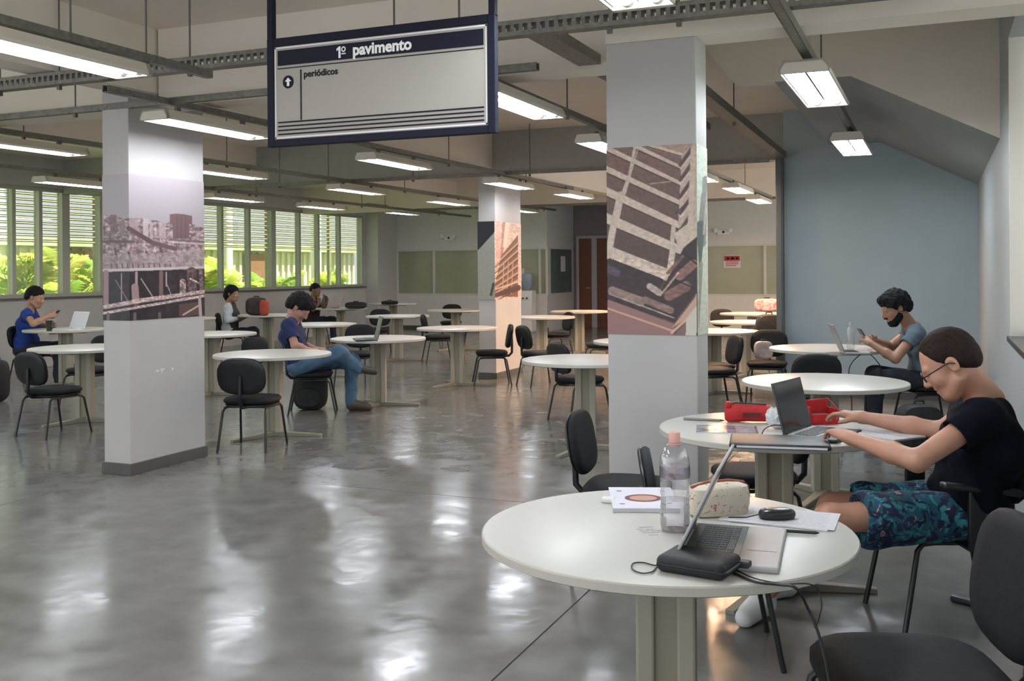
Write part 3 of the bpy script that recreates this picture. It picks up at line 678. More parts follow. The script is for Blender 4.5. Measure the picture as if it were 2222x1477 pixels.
# left column: hazy sky, city skyline, bridge structure (coordinates in a 4.476x enlargement)
def city(px, py, left):
    X, Y = px * 4.476, (py - 370) * 4.476
    Y = Y - (0.0 if left else (X - 1245) * 0.055 * np.clip((430 - Y) / 400, 0, 1))
    A = Art(X, Y, (178, 170, 174))
    tp = np.clip(Y / 430, 0, 1)[..., None]; A.C = A.C * (1 - 0.04 * tp)
    top = [(1000, 440), (1100, 425), (1200, 470), (1245, 462), (1340, 465), (1400, 455), (1440, 500), (1480, 480), (1560, 490), (1600, 520), (1650, 500), (1870, 520), (1990, 560)]
    A.poly(top + [(1990, 960), (1000, 960)], (152, 132, 134))
    m = inpoly(A.X, A.Y, top + [(1990, 960), (1000, 960)])
    A.noise(0.26, m, (26, 17), 5); A.noise(0.16, m, (12, 14), 6)
    for x, y0, y1, w, c in ((1100, 430, 620, 60, (120, 98, 102)), (1190, 500, 640, 50, (140, 118, 120)), (1300, 470, 600, 90, (170, 150, 150)), (1415, 470, 680, 50, (196, 180, 180)), (1470, 500, 690, 30, (180, 164, 166)), (1580, 520, 660, 70, (178, 160, 162))):
        A.poly([(x - w/2, y0), (x + w/2, y0), (x + w/2, y1), (x - w/2, y1)], c, 0.8)
    A.poly([(1648, 425), (1700, 418), (1790, 424), (1866, 440), (1866, 520), (1838, 520), (1838, 660), (1680, 660), (1680, 520), (1648, 510)], (112, 88, 92))
    for x in (1720, 1760, 1800): A.line((x, 440), (x, 655), 5, (90, 68, 72))
    A.line((1000, 690), (1300, 690), 26, (104, 84, 88)); A.line((1250, 560), (1480, 700), 44, (96, 74, 78)); A.line((1480, 700), (1700, 760), 40, (104, 82, 86)); A.line((1640, 672), (1990, 690), 14, (110, 92, 96)); A.line((1640, 694), (1990, 712), 10, (206, 196, 198))
    for x in (1118, 1250, 1420, 1560, 1700): A.line((x, 720 + (x % 90)), (x + 20, 800 + (x % 70)), 26, (90, 70, 74), 0.8)
    A.poly([(1000, 830), (1990, 770), (1990, 945), (1000, 965)], (170, 154, 154), 0.55)
    for x in range(1080, 1700, 52): A.line((x, 905), (x + 6, 945), 12, (108, 86, 88))
    A.line((1000, 968), (1990, 938), 22, (205, 192, 194))
    A.poly([(1000, 985), (1990, 955), (1990, 1480), (1000, 1480)], (34, 28, 38))
    m = inpoly(A.X, A.Y, [(1000, 985), (1990, 955), (1990, 1480), (1000, 1480)]); A.noise(0.25, m, (30, 40), 8)
    for a, b, w, c in (((1030, 990), (1030, 1330), 50, (150, 126, 128)), ((1180, 1000), (1180, 1260), 12, (160, 140, 144)), ((1325, 990), (1325, 1150), 26, (170, 150, 150)), ((1310, 1130), (1320, 1280), 70, (160, 136, 134)), ((1370, 1050), (1480, 1220), 12, (170, 158, 160)), ((1120, 1060), (1240, 1260), 10, (130, 114, 118)), ((1565, 990), (1565, 1220), 40, (120, 96, 96)), ((1615, 990), (1615, 1120), 14, (180, 164, 166)), ((1620, 1100), (1660, 1200), 12, (150, 136, 140)), ((1775, 1080), (1775, 1230), 60, (150, 128, 128)), ((1860, 980), (1870, 1210), 90, (92, 72, 76)), ((1850, 1050), (1950, 1100), 14, (190, 172, 172)), ((1950, 970), (1960, 1200), 40, (110, 90, 92))):
        A.line(a, b, w, c)
    m2 = inpoly(A.X, A.Y, [(1640, 975), (1990, 960), (1990, 1210), (1640, 1230)]); A.noise(0.4, m2, (13, 11), 9)
    A.line((1000, 1330), (1300, 1275), 44, (188, 166, 162)); A.line((1300, 1270), (1990, 1180), 44, (192, 170, 168)); A.line((1000, 1385), (1990, 1215), 26, (204, 184, 180)); A.line((1000, 1352), (1990, 1196), 10, (60, 44, 50))
    m3 = inpoly(A.X, A.Y, [(1000, 1300), (1990, 1150), (1990, 1240), (1000, 1410)]); A.noise(0.22, m3, (16, 9), 10)
    for x in (1050, 1310, 1550): A.line((x, 1390), (x, 1470), 30, (110, 98, 102))
    A.poly([(1740, 1300), (1950, 1270), (1950, 1400), (1740, 1420)], (90, 66, 66)); A.line((1780, 1400), (1930, 1310), 16, (196, 178, 172)); A.line((1940, 1250), (1950, 1440), 30, (180, 160, 158))
    return A.C
print_wrap('sepia city skyline picture over a bridge, on the near left column', -5.66, -5.41, 5.65, 6.46, 1.125, 2.195, lambda x, y: city(x, y, True), lambda x, y: city(x, y, False))
# farther column: navy wedge and a leaning facade (coordinates in a 4.616x enlargement)
def far_b(px, py):
    X, Y = (px - 1020) * 4.616, (py - 360) * 4.616
    A = Art(X, Y, (146, 148, 140)); A.poly([(60, 490), (255, 490), (255, 640), (230, 680), (90, 835), (60, 850)], (14, 12, 28)); A.line((235, 1180), (210, 1290), 24, (70, 60, 54)); A.noise(0.04, seed=2)
    return A.C
def far_a(px, py):
    X, Y = (px - 1020) * 4.616, (py - 360) * 4.616
    A = Art(X, Y, (216, 186, 172)); A.line((262, 500), (290, 900), 50, (206, 166, 154)); A.line((345, 560), (310, 1000), 46, (176, 134, 122), 1, 20); A.noise(0.10, cell=(14, 10), seed=12)
    A.line((375, 560), (350, 800), 40, (228, 208, 192)); A.poly([(310, 900), (480, 690), (480, 1310), (230, 1310), (250, 1200)], (112, 82, 68))
    for k in range(7):
        A.line((230 + k * 6, 1010 + k * 52), (480, 770 + k * 74), 14, (186, 154, 132)); A.line((230 + k * 6, 1034 + k * 52), (480, 794 + k * 74), 9, (66, 46, 42))
    for x in (340, 385, 430): A.line((x, 960), (x - 16, 1280), 9, (176, 146, 128))
    A.line((235, 1240), (480, 1160), 14, (206, 178, 156)); A.line((240, 1300), (480, 1220), 40, (70, 42, 46), 1, 60)
    return A.C
print_wrap('dark wedge and leaning brown facade picture on the farther column', -5.74, -5.49, 12.38, 13.31, 1.075, 2.13, far_b, far_a, 0.006)

# ------------------------------------------------------------------ small fixtures on the far partition
def emergency(x, nm):
    e = thing('emergency_light', nm, 'emergency light', (x, YF, 2.27), 0, 'emergency lights on the partition')
    MB().rbox((-0.13, -0.05, -0.06), (0.13, 0, 0.06), 0.01).build('body', m_white, e)
    for s in (-1, 1):
        M = Matrix.Translation((s * 0.16, -0.05, 0.04)) @ Matrix.Rotation(PI / 2, 4, 'X')
        MB().lathe([(0.045, 0), (0.055, 0.02), (0.05, 0.05), (0.02, 0.06)], 14, M).build('lamp_head', m_white, e, smooth=True)
    MB().box((-0.02, -0.056, -0.02), (0.03, -0.05, 0.03)).build('indicator', m_dark, e)
emergency(-11.16, 'white emergency light on the upper panel left of the farther column'); emergency(-4.37, 'white emergency light above the red and white notice')
nt_ = thing('notice', 'red and white notice on the glass right of the large pillar', 'notice', (-4.19, YF + 0.02, 1.5))
MB().box((-0.19, -0.008, -0.02), (0.19, 0, 0.26)).build('sheet', m_paper, nt_)
MB().box((-0.175, -0.011, 0.135), (0.175, -0.008, 0.245)).build('red_band', mat('notice_red', (0.42, 0.02, 0.03), 0.5), nt_)
for a, b, c in ((-0.12, -0.06, 0.19), (-0.03, 0.05, 0.19), (0.08, 0.14, 0.19)): MB().box((a, -0.013, c - 0.025), (b, -0.011, c + 0.025)).build('lettering', m_ink, nt_)
for k in range(3): MB().box((-0.14, -0.011, 0.10 - k * 0.04), (0.14 - 0.05 * (k == 2), -0.008, 0.12 - k * 0.04)).build('lettering', mat('notice_text', (0.5, 0.12, 0.14), 0.6), nt_)
for x, y, z, w, h, nm in ((-9.25, YF + 0.02, 1.2, 0.17, 0.3, 'white paper notice on the glass just right of the farther column'),):
    tag(MB().box((x - w/2, y - 0.006, z), (x + w/2, y, z + h)).build('paper_notice', m_paper), nm, 'notice')
tag(MB().box((-8.552, 23.3, 1.42), (-8.546, 23.62, 1.80)).build('paper_notice', m_paper), 'white paper notice on the bluish glass by the brown doors', 'notice')
wc = thing('water_cooler', 'white water cooler with bluish bottle against the partition', 'water cooler', (-8.95, YF - 0.3, 0))
MB().rbox((-0.16, -0.16, 0), (0.16, 0.16, 0.98), 0.02).build('body', m_white, wc)
MB().lathe([(0.05, 0.97), (0.07, 1.03), (0.13, 1.08), (0.135, 1.32), (0.12, 1.38), (0.03, 1.40)], 20).build('bottle', mat('bluish_bottle', (0.28, 0.34, 0.42), 0.2), wc, smooth=True)
for s in (-0.05, 0.05): MB().box((s - 0.012, -0.2, 0.78), (s + 0.012, -0.16, 0.82)).build('tap', m_dark, wc)
# ================================================================== TABLES
ZT = 0.74
def make_table():
    t = thing('round_table', 'x', 'table', group='round white tables')
    MB().lathe([(0.40, ZT - 0.028), (0.512, ZT - 0.028), (0.520, ZT - 0.024), (0.520, ZT - 0.004), (0.517, ZT - 0.0005)], 72).build('edge_band', m_rim, t, auto=40)
    MB().lathe([(0.40, ZT - 0.0035), (0.516, ZT - 0.0035), (0.5165, ZT - 0.001), (0.514, ZT)], 72).build('tabletop', m_top, t, auto=40)
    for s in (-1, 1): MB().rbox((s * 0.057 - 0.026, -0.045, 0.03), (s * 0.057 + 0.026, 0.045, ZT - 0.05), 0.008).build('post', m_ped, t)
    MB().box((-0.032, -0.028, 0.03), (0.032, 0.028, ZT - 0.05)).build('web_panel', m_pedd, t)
    mb = MB()
    mb.box((-0.30, -0.03, ZT - 0.052), (0.30, 0.03, ZT - 0.028)); mb.box((-0.03, -0.30, ZT - 0.0521), (0.03, 0.30, ZT - 0.0281))
    mb.build('support_arm', m_foot, t)
    for k in range(3):
        a = 2 * PI * k / 3; M = Matrix.Rotation(a, 4, 'Z')
        mb = MB()
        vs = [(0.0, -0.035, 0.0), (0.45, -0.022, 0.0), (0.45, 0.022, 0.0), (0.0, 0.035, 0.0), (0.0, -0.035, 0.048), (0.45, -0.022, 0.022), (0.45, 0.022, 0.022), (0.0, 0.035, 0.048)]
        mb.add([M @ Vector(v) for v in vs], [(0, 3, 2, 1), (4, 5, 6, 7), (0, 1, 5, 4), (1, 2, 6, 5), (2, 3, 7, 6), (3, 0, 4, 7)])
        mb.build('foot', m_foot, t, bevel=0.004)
    return t
tables = [(-0.712, 2.785, 'nearest round white table, with the silver laptop and water bottle'), (-0.70, 4.73, 'round white table with the red bags where the man in black works'),
 (-0.68, 6.78, 'empty round white table between the two men at right'), (-0.93, 9.59, 'round white table before the blue wall, with the small silver laptop'),
 (-5.51, 7.49, 'round white table just right of the near left column, a chair in front'), (-7.79, 7.53, 'round white table partly hidden left of the near left column'),
 (-10.56, 9.89, 'round white table of the man in the blue shirt at far left'), (-8.02, 9.71, 'round white table whose right half shows right of the near left column'),
 (-5.65, 9.58, 'round white table beside the young man in navy, with the dark laptop'), (-5.68, 11.61, 'round white table left of the lone side-on chair by the farther column'),
 (-8.15, 14.44, 'round white table behind the dark laptop table'), (-8.25, 16.8, 'round white table left of the farther column, third in its row'),
 (-11.25, 19.74, 'farthest round white table, by the partition corner'), (-7.97, 11.9, 'round white table right behind the young man in navy'),
 (-10.55, 14.23, 'round white table of the woman in white sleeves'), (-10.95, 17.13, 'round white table of the man with his hand at his chin'),
 (-2.66, 7.81, 'round white table left of the large pillar'), (-5.71, 14.68, 'round white table just right of the farther column'),
 (-5.82, 16.8, 'round table in warm light before the brown doors'), (-2.77, 10.0, 'round white table mostly hidden behind the large pillar'),
 (-2.43, 11.85, 'round white table peeking out right of the large pillar, nearest of three'), (-2.41, 14.02, 'round white table right of the large pillar, middle of three'),
 (-2.78, 16.6, 'round white table right of the large pillar, farthest of three'), (-11.18, 12.82, 'round white table almost hidden behind the near left column')]
tp = None
for k, (x, y, nm) in enumerate(tables):
    rz = YAW + math.radians(-8 + ((k * 37) % 11 - 5))
    if tp is None: tp = make_table(); tp.location = (x, y, 0); tp.rotation_euler = (0, 0, rz); tp['label'] = nm
    else: dup(tp, (x, y, 0), rz, nm)

# ================================================================== CHAIRS
def make_chair(arms=False):
    """local frame: facing +Y, seat centre at the origin"""
    c = thing('visitor_chair', 'x', 'chair', group='black padded visitor chairs')
    MB().pad(0.47, 0.45, 0.055, Matrix.Translation((0, 0.0, 0.445)), 3.4, 32, dome=0.010).build('seat', m_black, c, smooth=True)
    MB().pad(0.44, 0.42, 0.02, Matrix.Translation((0, 0, 0.409)), 3.4, 28).build('seat_shell', m_plast, c, smooth=True)
    Mb = Matrix.Translation((0, -0.245, 0.675)) @ Matrix.Rotation(math.radians(90 + 10), 4, 'X')
    Mb2 = Matrix.Translation((0, -0.268, 0.673)) @ Matrix.Rotation(math.radians(90 + 10), 4, 'X')
    bk = MB().pad(0.445, 0.335, 0.045, Mb, 2.9, 32, dome=-0.006)
    bk.build('backrest', m_black, c, smooth=True)
    MB().pad(0.435, 0.325, 0.022, Mb2, 2.9, 28).build('back_shell', m_plast, c, smooth=True)
    sp = MB(); pts = [(0, -0.02, 0.395), (0, -0.17, 0.392), (0, -0.245, 0.40), (0, -0.285, 0.44), (0, -0.288, 0.52), (0, -0.285, 0.68)]
    sp.tube(pts, [0.018] * 6, 8); sp.build('back_support', m_plast, c, smooth=True)
    for sx in (-1, 1):
        fr = MB(); fr.tube([(sx * 0.19, -0.17, 0.385), (sx * 0.19, 0.17, 0.385)], 0.0115, 8); fr.build('side_rail', m_tubeb, c, smooth=True)
        for sy in (-1, 1):
            MB().tube([(sx * 0.19, sy * 0.12, 0.385), (sx * 0.193, sy * 0.17, 0.380), (sx * 0.200, sy * 0.195, 0.355), (sx * 0.225, sy * 0.262, 0.0)], 0.0115, 9).build('leg', m_tubeb, c, smooth=True)
    MB().tube([(-0.19, -0.13, 0.39), (0.19, -0.13, 0.39)], 0.0105, 8).build('cross_bar', m_tubeb, c, smooth=True)
    MB().tube([(-0.19, 0.13, 0.39), (0.19, 0.13, 0.39)], 0.0105, 8).build('cross_bar', m_tubeb, c, smooth=True)
    if arms:
        for sx in (-1, 1):
            M = Matrix.Translation((sx * 0.328, 0.0, 0.635)) @ Matrix.Rotation(math.radians(6), 4, 'X')
            MB().rbox((-0.03, -0.17, -0.013), (0.03, 0.15, 0.013), 0.011, M).build('arm_pad', m_plast, c, auto=60)
            MB().rbox((sx * 0.322 - 0.012, -0.05, 0.385), (sx * 0.322 + 0.012, 0.04, 0.635), 0.006).build('arm_post', m_plast, c, auto=60)
            MB().box((min(sx * 0.17, sx * 0.33), -0.05, 0.386), (max(sx * 0.17, sx * 0.33), 0.04, 0.396)).build('arm_bracket', m_plast, c)
    return c
chairp = None
def chair(px, d, face, label, ref='seat'):
    """face: 0 = camera right, 90 = away, 180 = camera left, 270 = toward the camera"""
    global chairp
    p = at(px, 585, d); rz = YAW + math.radians(face - 90)
    x, y = p.x, p.y
    if ref == 'back': x += 0.23 * -math.sin(rz); y += 0.23 * math.cos(rz)
    if chairp is None:
        chairp = make_chair(); chairp.scale = (0.92,) * 3; chairp.location = (x, y, 0); chairp.rotation_euler = (0, 0, rz); chairp['label'] = label; return chairp
    return dup(chairp, (x, y, 0), rz, label)
chair(1260, 5.0, -18, 'black chair left of the large pillar foot, its backrest turned to the viewer', 'back')
chair(1408, 3.92, -6, 'black chair seen edge-on right behind the nearest table', 'back')
chair(1632, 5.22, 180, 'black chair with its seat tucked under the table of the man in black')
chair(1968, 2.52, 175, 'large black chair cut off at the bottom right corner').scale = (1.02,) * 3
chair(66, 9.0, 62, 'black chair at the left in front of the half hidden table', 'back')
chair(522, 8.2, 82, 'black chair with its back to us just right of the near left column', 'back')
chair(226, 11.3, 250, 'black chair peeking out left of the near left column', 'back')
chair(677, 10.5, 8, 'black chair under the young man in navy')
chair(1104, 13.0, 185, 'lone black chair side-on in front of the farther column', 'back')
chair(1212, 9.7, 28, 'black chair behind the table left of the large pillar', 'back')
chair(1136, 12.7, 25, 'black chair just right of the farther column', 'back')
chair(920, 16.1, 15, 'black chair left of the third table from the farther column', 'back')
chair(980, 20.8, 268, 'black chair facing us at the back, left of the farther column', 'back')
chair(1592, 10.55, 188, 'black chair right beside the right edge of the large pillar', 'back')
chair(1770, 8.2, 90, 'black chair with its back to us before the laptop table at the blue wall', 'back')
chair(1566, 17.3, 270, 'black chair outlined behind the middle table right of the large pillar', 'back')
chair(1655, 14.75, 90, 'black chair with only its top showing over the middle table right of the large pillar', 'back')
chair(1663, 11.2, 250, 'black chair holding a small bag near the blue wall edge')
chair(1204, 16.5, 200, 'black chair far behind the table left of the large pillar')
chair(1303, 14.2, 185, 'black chair at the left edge of the large pillar, far behind')
chair(474, 17.25, 8, 'black chair under the woman in white sleeves', 'back')
chair(34, 13.5, 0, 'black chair under the man in the blue shirt', 'back')
chair(660, 20.5, 0, 'black chair under the man with his hand at his chin', 'back')
chair(780, 13.2, 262, 'black chair behind the dark laptop', 'back')
chair(824, 18.4, 255, 'black chair behind the table row, left of the side-on pair', 'back')
chair(1058, 18.7, 185, 'black chair touching the left edge of the farther column', 'back')
chair(1548, 11.0, 10, 'black chair mostly hidden behind the right edge of the large pillar')
chair(2010, 8.95, 180, 'black chair under the bearded man')
ca = make_chair(True); ca.scale = (0.97,) * 3; pq = at(2044, 585, 4.20); ca.location = (pq.x, pq.y, 0); ca.rotation_euler = (0, 0, YAW + math.radians(90)); ca['label'] = 'black armchair under the man in the black shirt'
# ================================================================== THINGS ON THE TABLES
def RZ(a): return Matrix.Rotation(a, 4, 'Z')
def laptop(label, loc, rz, width, depth, sh, ang, m_shell, m_deck, m_keys, m_lid, keys=True, bezel=None):
    """hinge along local Y at x = 0, keyboard toward +X, lid opened to ang degrees"""
    t = thing('laptop', label, 'laptop', loc, rz)
    MB().rbox((0, -width/2, 0.0), (depth, width/2, 0.016), 0.005).build('base', m_shell, t)
    MB().box((0.012, -width/2 + 0.012, 0.0162), (depth * 0.6, width/2 - 0.012, 0.0172)).build('keyboard_deck', m_deck, t)
    if keys:
        kb = MB(); nr, ncol = 5, 15; kd = (depth * 0.6 - 0.05) / nr; kw = (width - 0.06) / ncol
        for i in range(nr):
            for j in range(ncol):
                if i == nr - 1 and 4 <= j <= 8: continue
                x0 = 0.036 + i * kd; y0 = -width/2 + 0.03 + j * kw
                kb.box((x0, y0, 0.0172), (x0 + kd * 0.84, y0 + kw * 0.84, 0.0195))
        x0 = 0.036 + (nr - 1) * kd; kb.box((x0, -width/2 + 0.03 + 4 * kw, 0.0172), (x0 + kd * 0.84, -width/2 + 0.03 + 9 * kw - 0.003, 0.0195))
        o = kb.build('keys', m_keys, t); o['kind'] = 'stuff'
    MB().box((depth * 0.66, -0.055, 0.0161), (depth * 0.95, 0.055, 0.0167)).build('touchpad', m_shell, t)
    M = Matrix.Translation((0.004, 0, 0.016)) @ Matrix.Rotation(-math.radians(ang), 4, 'Y')
    MB().rbox((0, -width/2, 0.0), (sh, width/2, 0.008), 0.003, M).build('lid', m_lid, t)
    MB().box((0.012, -width/2 + 0.01, -0.0012), (sh - 0.01, width/2 - 0.01, -0.0002), M).build('screen', bezel or m_screen, t)
    for s in (-1, 1): MB().tube([(0.004, s * width * 0.36 - 0.02, 0.014), (0.004, s * width * 0.36 + 0.02, 0.014)], 0.006, 8).build('hinge', m_dark, t)
    return t
m_deckg = mat('grey_deck', (0.055, 0.06, 0.06), 0.4)
laptop('silver laptop with a dark keyboard on the nearest table, seen from its edge', (-0.622, 2.635, ZT), math.radians(5), 0.385, 0.252, 0.25, 64, m_silver, m_deckg, m_dark, m_silver)
laptop('dark laptop in front of the man in black, lid toward the viewer', (-0.575, 4.60, ZT), math.radians(-14), 0.33, 0.23, 0.225, 104, m_dark, mat('light_deck', (0.45, 0.47, 0.50), 0.4), m_dark, mat('dark_lid', (0.035, 0.04, 0.045), 0.35))
laptop('small silver laptop before the bearded man by the blue wall', (-0.76, 9.06, ZT), math.radians(14), 0.30, 0.21, 0.25, 112, m_silver, m_deckg, m_dark, mat('grey_lid', (0.25, 0.27, 0.28), 0.4))
pq = at(752, 585, 10.72); laptop('dark laptop on the table beside the young man in navy', (-5.50, 9.28, ZT), YAW + PI + 0.25, 0.33, 0.23, 0.24, 104, m_dark, m_dark, m_dark, mat('teal_grey_lid', (0.05, 0.065, 0.07), 0.4), True, mat('pale_screen', (0.10, 0.13, 0.14), 0.25))
pq = at(728, 585, 19.9); laptop('grey laptop in front of the man with his hand at his chin', (pq.x, pq.y, ZT), YAW + PI - 0.35, 0.33, 0.23, 0.25, 106, m_silver, m_dark, m_dark, m_silver, False, mat('grey_screen', (0.22, 0.21, 0.22), 0.3))
pq = at(172, 585, 13.05); laptop('white laptop of the man in the blue shirt', (pq.x - 0.05, pq.y, ZT), YAW + PI + 1.0, 0.33, 0.23, 0.23, 110, m_white, m_white, m_silver, m_white, False, mat('bright_screen', (0.62, 0.64, 0.68), 0.3))

# black hard-disk pouch with cables
def blob_box(name, label, cat, lo, hi, r, m, loc, rz, M=None):
    o = MB().rbox(lo, hi, r, M, 4).build(name, m, None, smooth=True); o.location = loc; o.rotation_euler = (0, 0, rz); return tag(o, label, cat)
pch = thing('black_pouch', 'black zipped pouch with cables at the corner of the silver laptop', 'pouch', (-0.540, 2.425, ZT), math.radians(-10))
pb = MB(); pb.rbox((-0.088, -0.062, 0.0), (0.088, 0.068, 0.042), 0.017, None, 4); pb.build('pouch_body', mat('black_nylon', (0.012, 0.012, 0.017), 0.6, bump=0.3, bscale=300), pch, smooth=True)
zp = MB(); zp.tube([(-0.08, -0.065, 0.022), (0.085, -0.065, 0.022), (0.092, -0.05, 0.022), (0.092, 0.06, 0.022)], 0.0035, 6); zp.build('zip', m_plast, pch)
MB().rbox((0.086, 0.035, 0.012), (0.112, 0.065, 0.028), 0.004).build('zip_pull', m_dark, pch)
def wire(name, label, pts, r, m=m_cable, cat='cable'):
    P = [Vector(p) for p in pts]; out = []
    for i in range(len(P) - 1):
        p0, p1, p2, p3 = P[max(i-1, 0)], P[i], P[i+1], P[min(i+2, len(P)-1)]
        for k in range(6):
            t = k / 6; out.append(0.5 * ((2*p1) + (p2-p0)*t + (2*p0-5*p1+4*p2-p3)*t*t + (3*p1-p0-3*p2+p3)*t**3))
    out.append(P[-1])
    return tag(MB().tube(out, r, 7).build(name, m, smooth=True), label, cat)
z = ZT + 0.004
def T(px, py, zz=None): return tuple(on(px, py, z if zz is None else zz))
wire('power_cord', 'thick black cord leaving the pouch and hanging over the front table edge', [T(1592, 1243), T(1640, 1262), T(1690, 1268), T(1728, 1276), tuple(at(1752, 1318, 2.32)), tuple(at(1775, 1372, 2.30)), tuple(at(1790, 1430, 2.28)), tuple(at(1803, 1500, 2.26))], 0.0035)
wire('earphone_cord', 'thin black cord looping over the front table edge', [T(1596, 1236), T(1640, 1255), T(1700, 1266), T(1752, 1266), tuple(at(1774, 1278, 2.36)), tuple(at(1783, 1310, 2.35)), tuple(at(1776, 1345, 2.34)), tuple(at(1768, 1362, 2.33))], 0.0018)
wire('looped_cable', 'thin cable loop left of the black pouch', [T(1462, 1226), T(1440, 1224), T(1420, 1226), T(1395, 1220), T(1374, 1222), T(1372, 1234), T(1392, 1243), T(1415, 1240), T(1428, 1228), T(1450, 1226)], 0.0018)
# table-top label left of the bottle
tl = thing('table_label', 'small printed label on the nearest table left of the bottle', 'label', tuple(on(1410, 1154, ZT)), YAW + 0.1)
for k, (a, b, y) in enumerate(((-0.018, 0.022, 0.05), (-0.03, -0.01, 0.028), (-0.004, 0.018, 0.026), (-0.026, 0.002, 0.010), (0.006, 0.034, 0.008), (-0.022, 0.026, -0.008), (-0.010, 0.016, -0.034))):
    MB().box((a, y, 0.0003), (b, y + 0.007, 0.0006)).build('lettering', mat('faded_print', (0.42, 0.41, 0.40), 0.6), tl)
# water bottle
wb = thing('water_bottle', 'clear plastic water bottle with pink cap on the nearest table', 'bottle', tuple(on(1465, 1150, ZT)))
def pet():
    m = bpy.data.materials.new('clear_plastic'); m.use_nodes = True; nt = m.node_tree; nt.nodes.clear()
    o = nt.nodes.new('ShaderNodeOutputMaterial'); t = nt.nodes.new('ShaderNodeBsdfTransparent'); g = nt.nodes.new('ShaderNodeBsdfGlossy'); d = nt.nodes.new('ShaderNodeBsdfDiffuse')
    fr = nt.nodes.new('ShaderNodeLayerWeight'); fr.inputs[0].default_value = 0.45; m1 = nt.nodes.new('ShaderNodeMixShader'); m2 = nt.nodes.new('ShaderNodeMixShader')
    rp = nt.nodes.new('ShaderNodeMapRange'); rp.inputs[3].default_value = 0.07; rp.inputs[4].default_value = 0.75
    nt.links.new(fr.outputs['Facing'], rp.inputs[0]); nt.links.new(rp.outputs[0], m1.inputs[0])
    t.inputs[0].default_value = (0.95, 0.95, 0.97, 1); g.inputs['Roughness'].default_value = 0.08; g.inputs[0].default_value = (0.9, 0.9, 0.92, 1); d.inputs[0].default_value = (0.75, 0.74, 0.76, 1)
    m2.inputs[0].default_value = 0.08
    nt.links.new(t.outputs[0], m1.inputs[1]); nt.links.new(g.outputs[0], m1.inputs[2]); nt.links.new(m1.outputs[0], m2.inputs[1]); nt.links.new(d.outputs[0], m2.inputs[2]); nt.links.new(m2.outputs[0], o.inputs[0])
    return m
m_pet = pet()
prof = [(0.026, 0.0), (0.034, 0.004), (0.037, 0.02), (0.037, 0.05)]
for k in range(4): prof += [(0.0345, 0.058 + k * 0.02), (0.037, 0.066 + k * 0.02)]
prof += [(0.037, 0.15), (0.0365, 0.165), (0.0375, 0.175), (0.0375, 0.185), (0.036, 0.205), (0.029, 0.228), (0.019, 0.242), (0.0125, 0.247), (0.0125, 0.252)]
MB().lathe([(r_0 * (1.12 if z_0 < 0.235 else 1.0), z_0) for r_0, z_0 in prof], 28).build('bottle_body', m_pet, wb, auto=70)
MB().lathe([(0.038, 0.003), (0.0392, 0.02), (0.0372, 0.058), (0.0392, 0.066), (0.0392, 0.088), (0.0, 0.0881)], 24).build('water', glass_mat('water', (0.96, 0.955, 0.96), 0.04), wb, smooth=True)
MB().lathe([(0.0425, 0.150), (0.0427, 0.151), (0.0427, 0.181), (0.0425, 0.182)], 28).build('paper_band', glass_mat('printed_film', (0.84, 0.78, 0.82), 0.05), wb, smooth=True)
MB().lathe([(0.0150, 0.247), (0.0158, 0.249), (0.0158, 0.272), (0.0140, 0.276), (0.0, 0.2762)], 20).build('cap', mat('pink_cap', (0.80, 0.42, 0.38), 0.4), wb, auto=40)
MB().lathe([(0.0170, 0.238), (0.0172, 0.240), (0.0172, 0.244), (0.0170, 0.246)], 20).build('neck_ring', mat('pink_ring', (0.80, 0.42, 0.38), 0.4), wb, auto=40)
# notebook with oval drawing
nb = thing('notebook', 'white notebook with a red oval drawing beside the water bottle', 'notebook', (-0.862, 3.085, ZT), math.radians(20))
MB().rbox((-0.10, -0.145, 0), (0.10, 0.145, 0.012), 0.002).build('pages', m_paper, nb)
MB().box((-0.102, -0.147, 0.012), (0.102, 0.147, 0.0135)).build('cover', mat('lilac_white_cover', (0.74, 0.73, 0.82), 0.5), nb)
ov = MB(); ov.prism([(0.0 + 0.058 * math.cos(a), -0.01 + 0.052 * math.sin(a), 0.0135) for a in np.linspace(0, 2*PI, 33)[:-1]], (0, 0, 0), (0, 0, 0.0005)); ov.build('oval_outline', mat('dark_red_print', (0.16, 0.04, 0.03), 0.5), nb)
ov = MB(); ov.prism([(0.0 + 0.043 * math.cos(a), -0.012 + 0.035 * math.sin(a), 0.014) for a in np.linspace(0, 2*PI, 33)[:-1]], (0, 0, 0), (0, 0, 0.0005)); ov.build('oval_centre', mat('salmon_print', (0.55, 0.30, 0.24), 0.5), nb)
for a, b in ((-0.07, 0.09), (0.07, 0.09), (-0.07, -0.09), (0.075, -0.08)): MB().box((a - 0.008, b - 0.003, 0.0135), (a + 0.008, b + 0.003, 0.014)).build('printed_mark', m_ink, nb)
o = MB().rbox((-0.022, -0.016, 0), (0.022, 0.016, 0.018), 0.007, None, 3).build('eraser', m_white, None, smooth=True); o.location = tuple(on(1320, 1090, ZT)); tag(o, 'small white eraser left of the notebook', 'eraser')
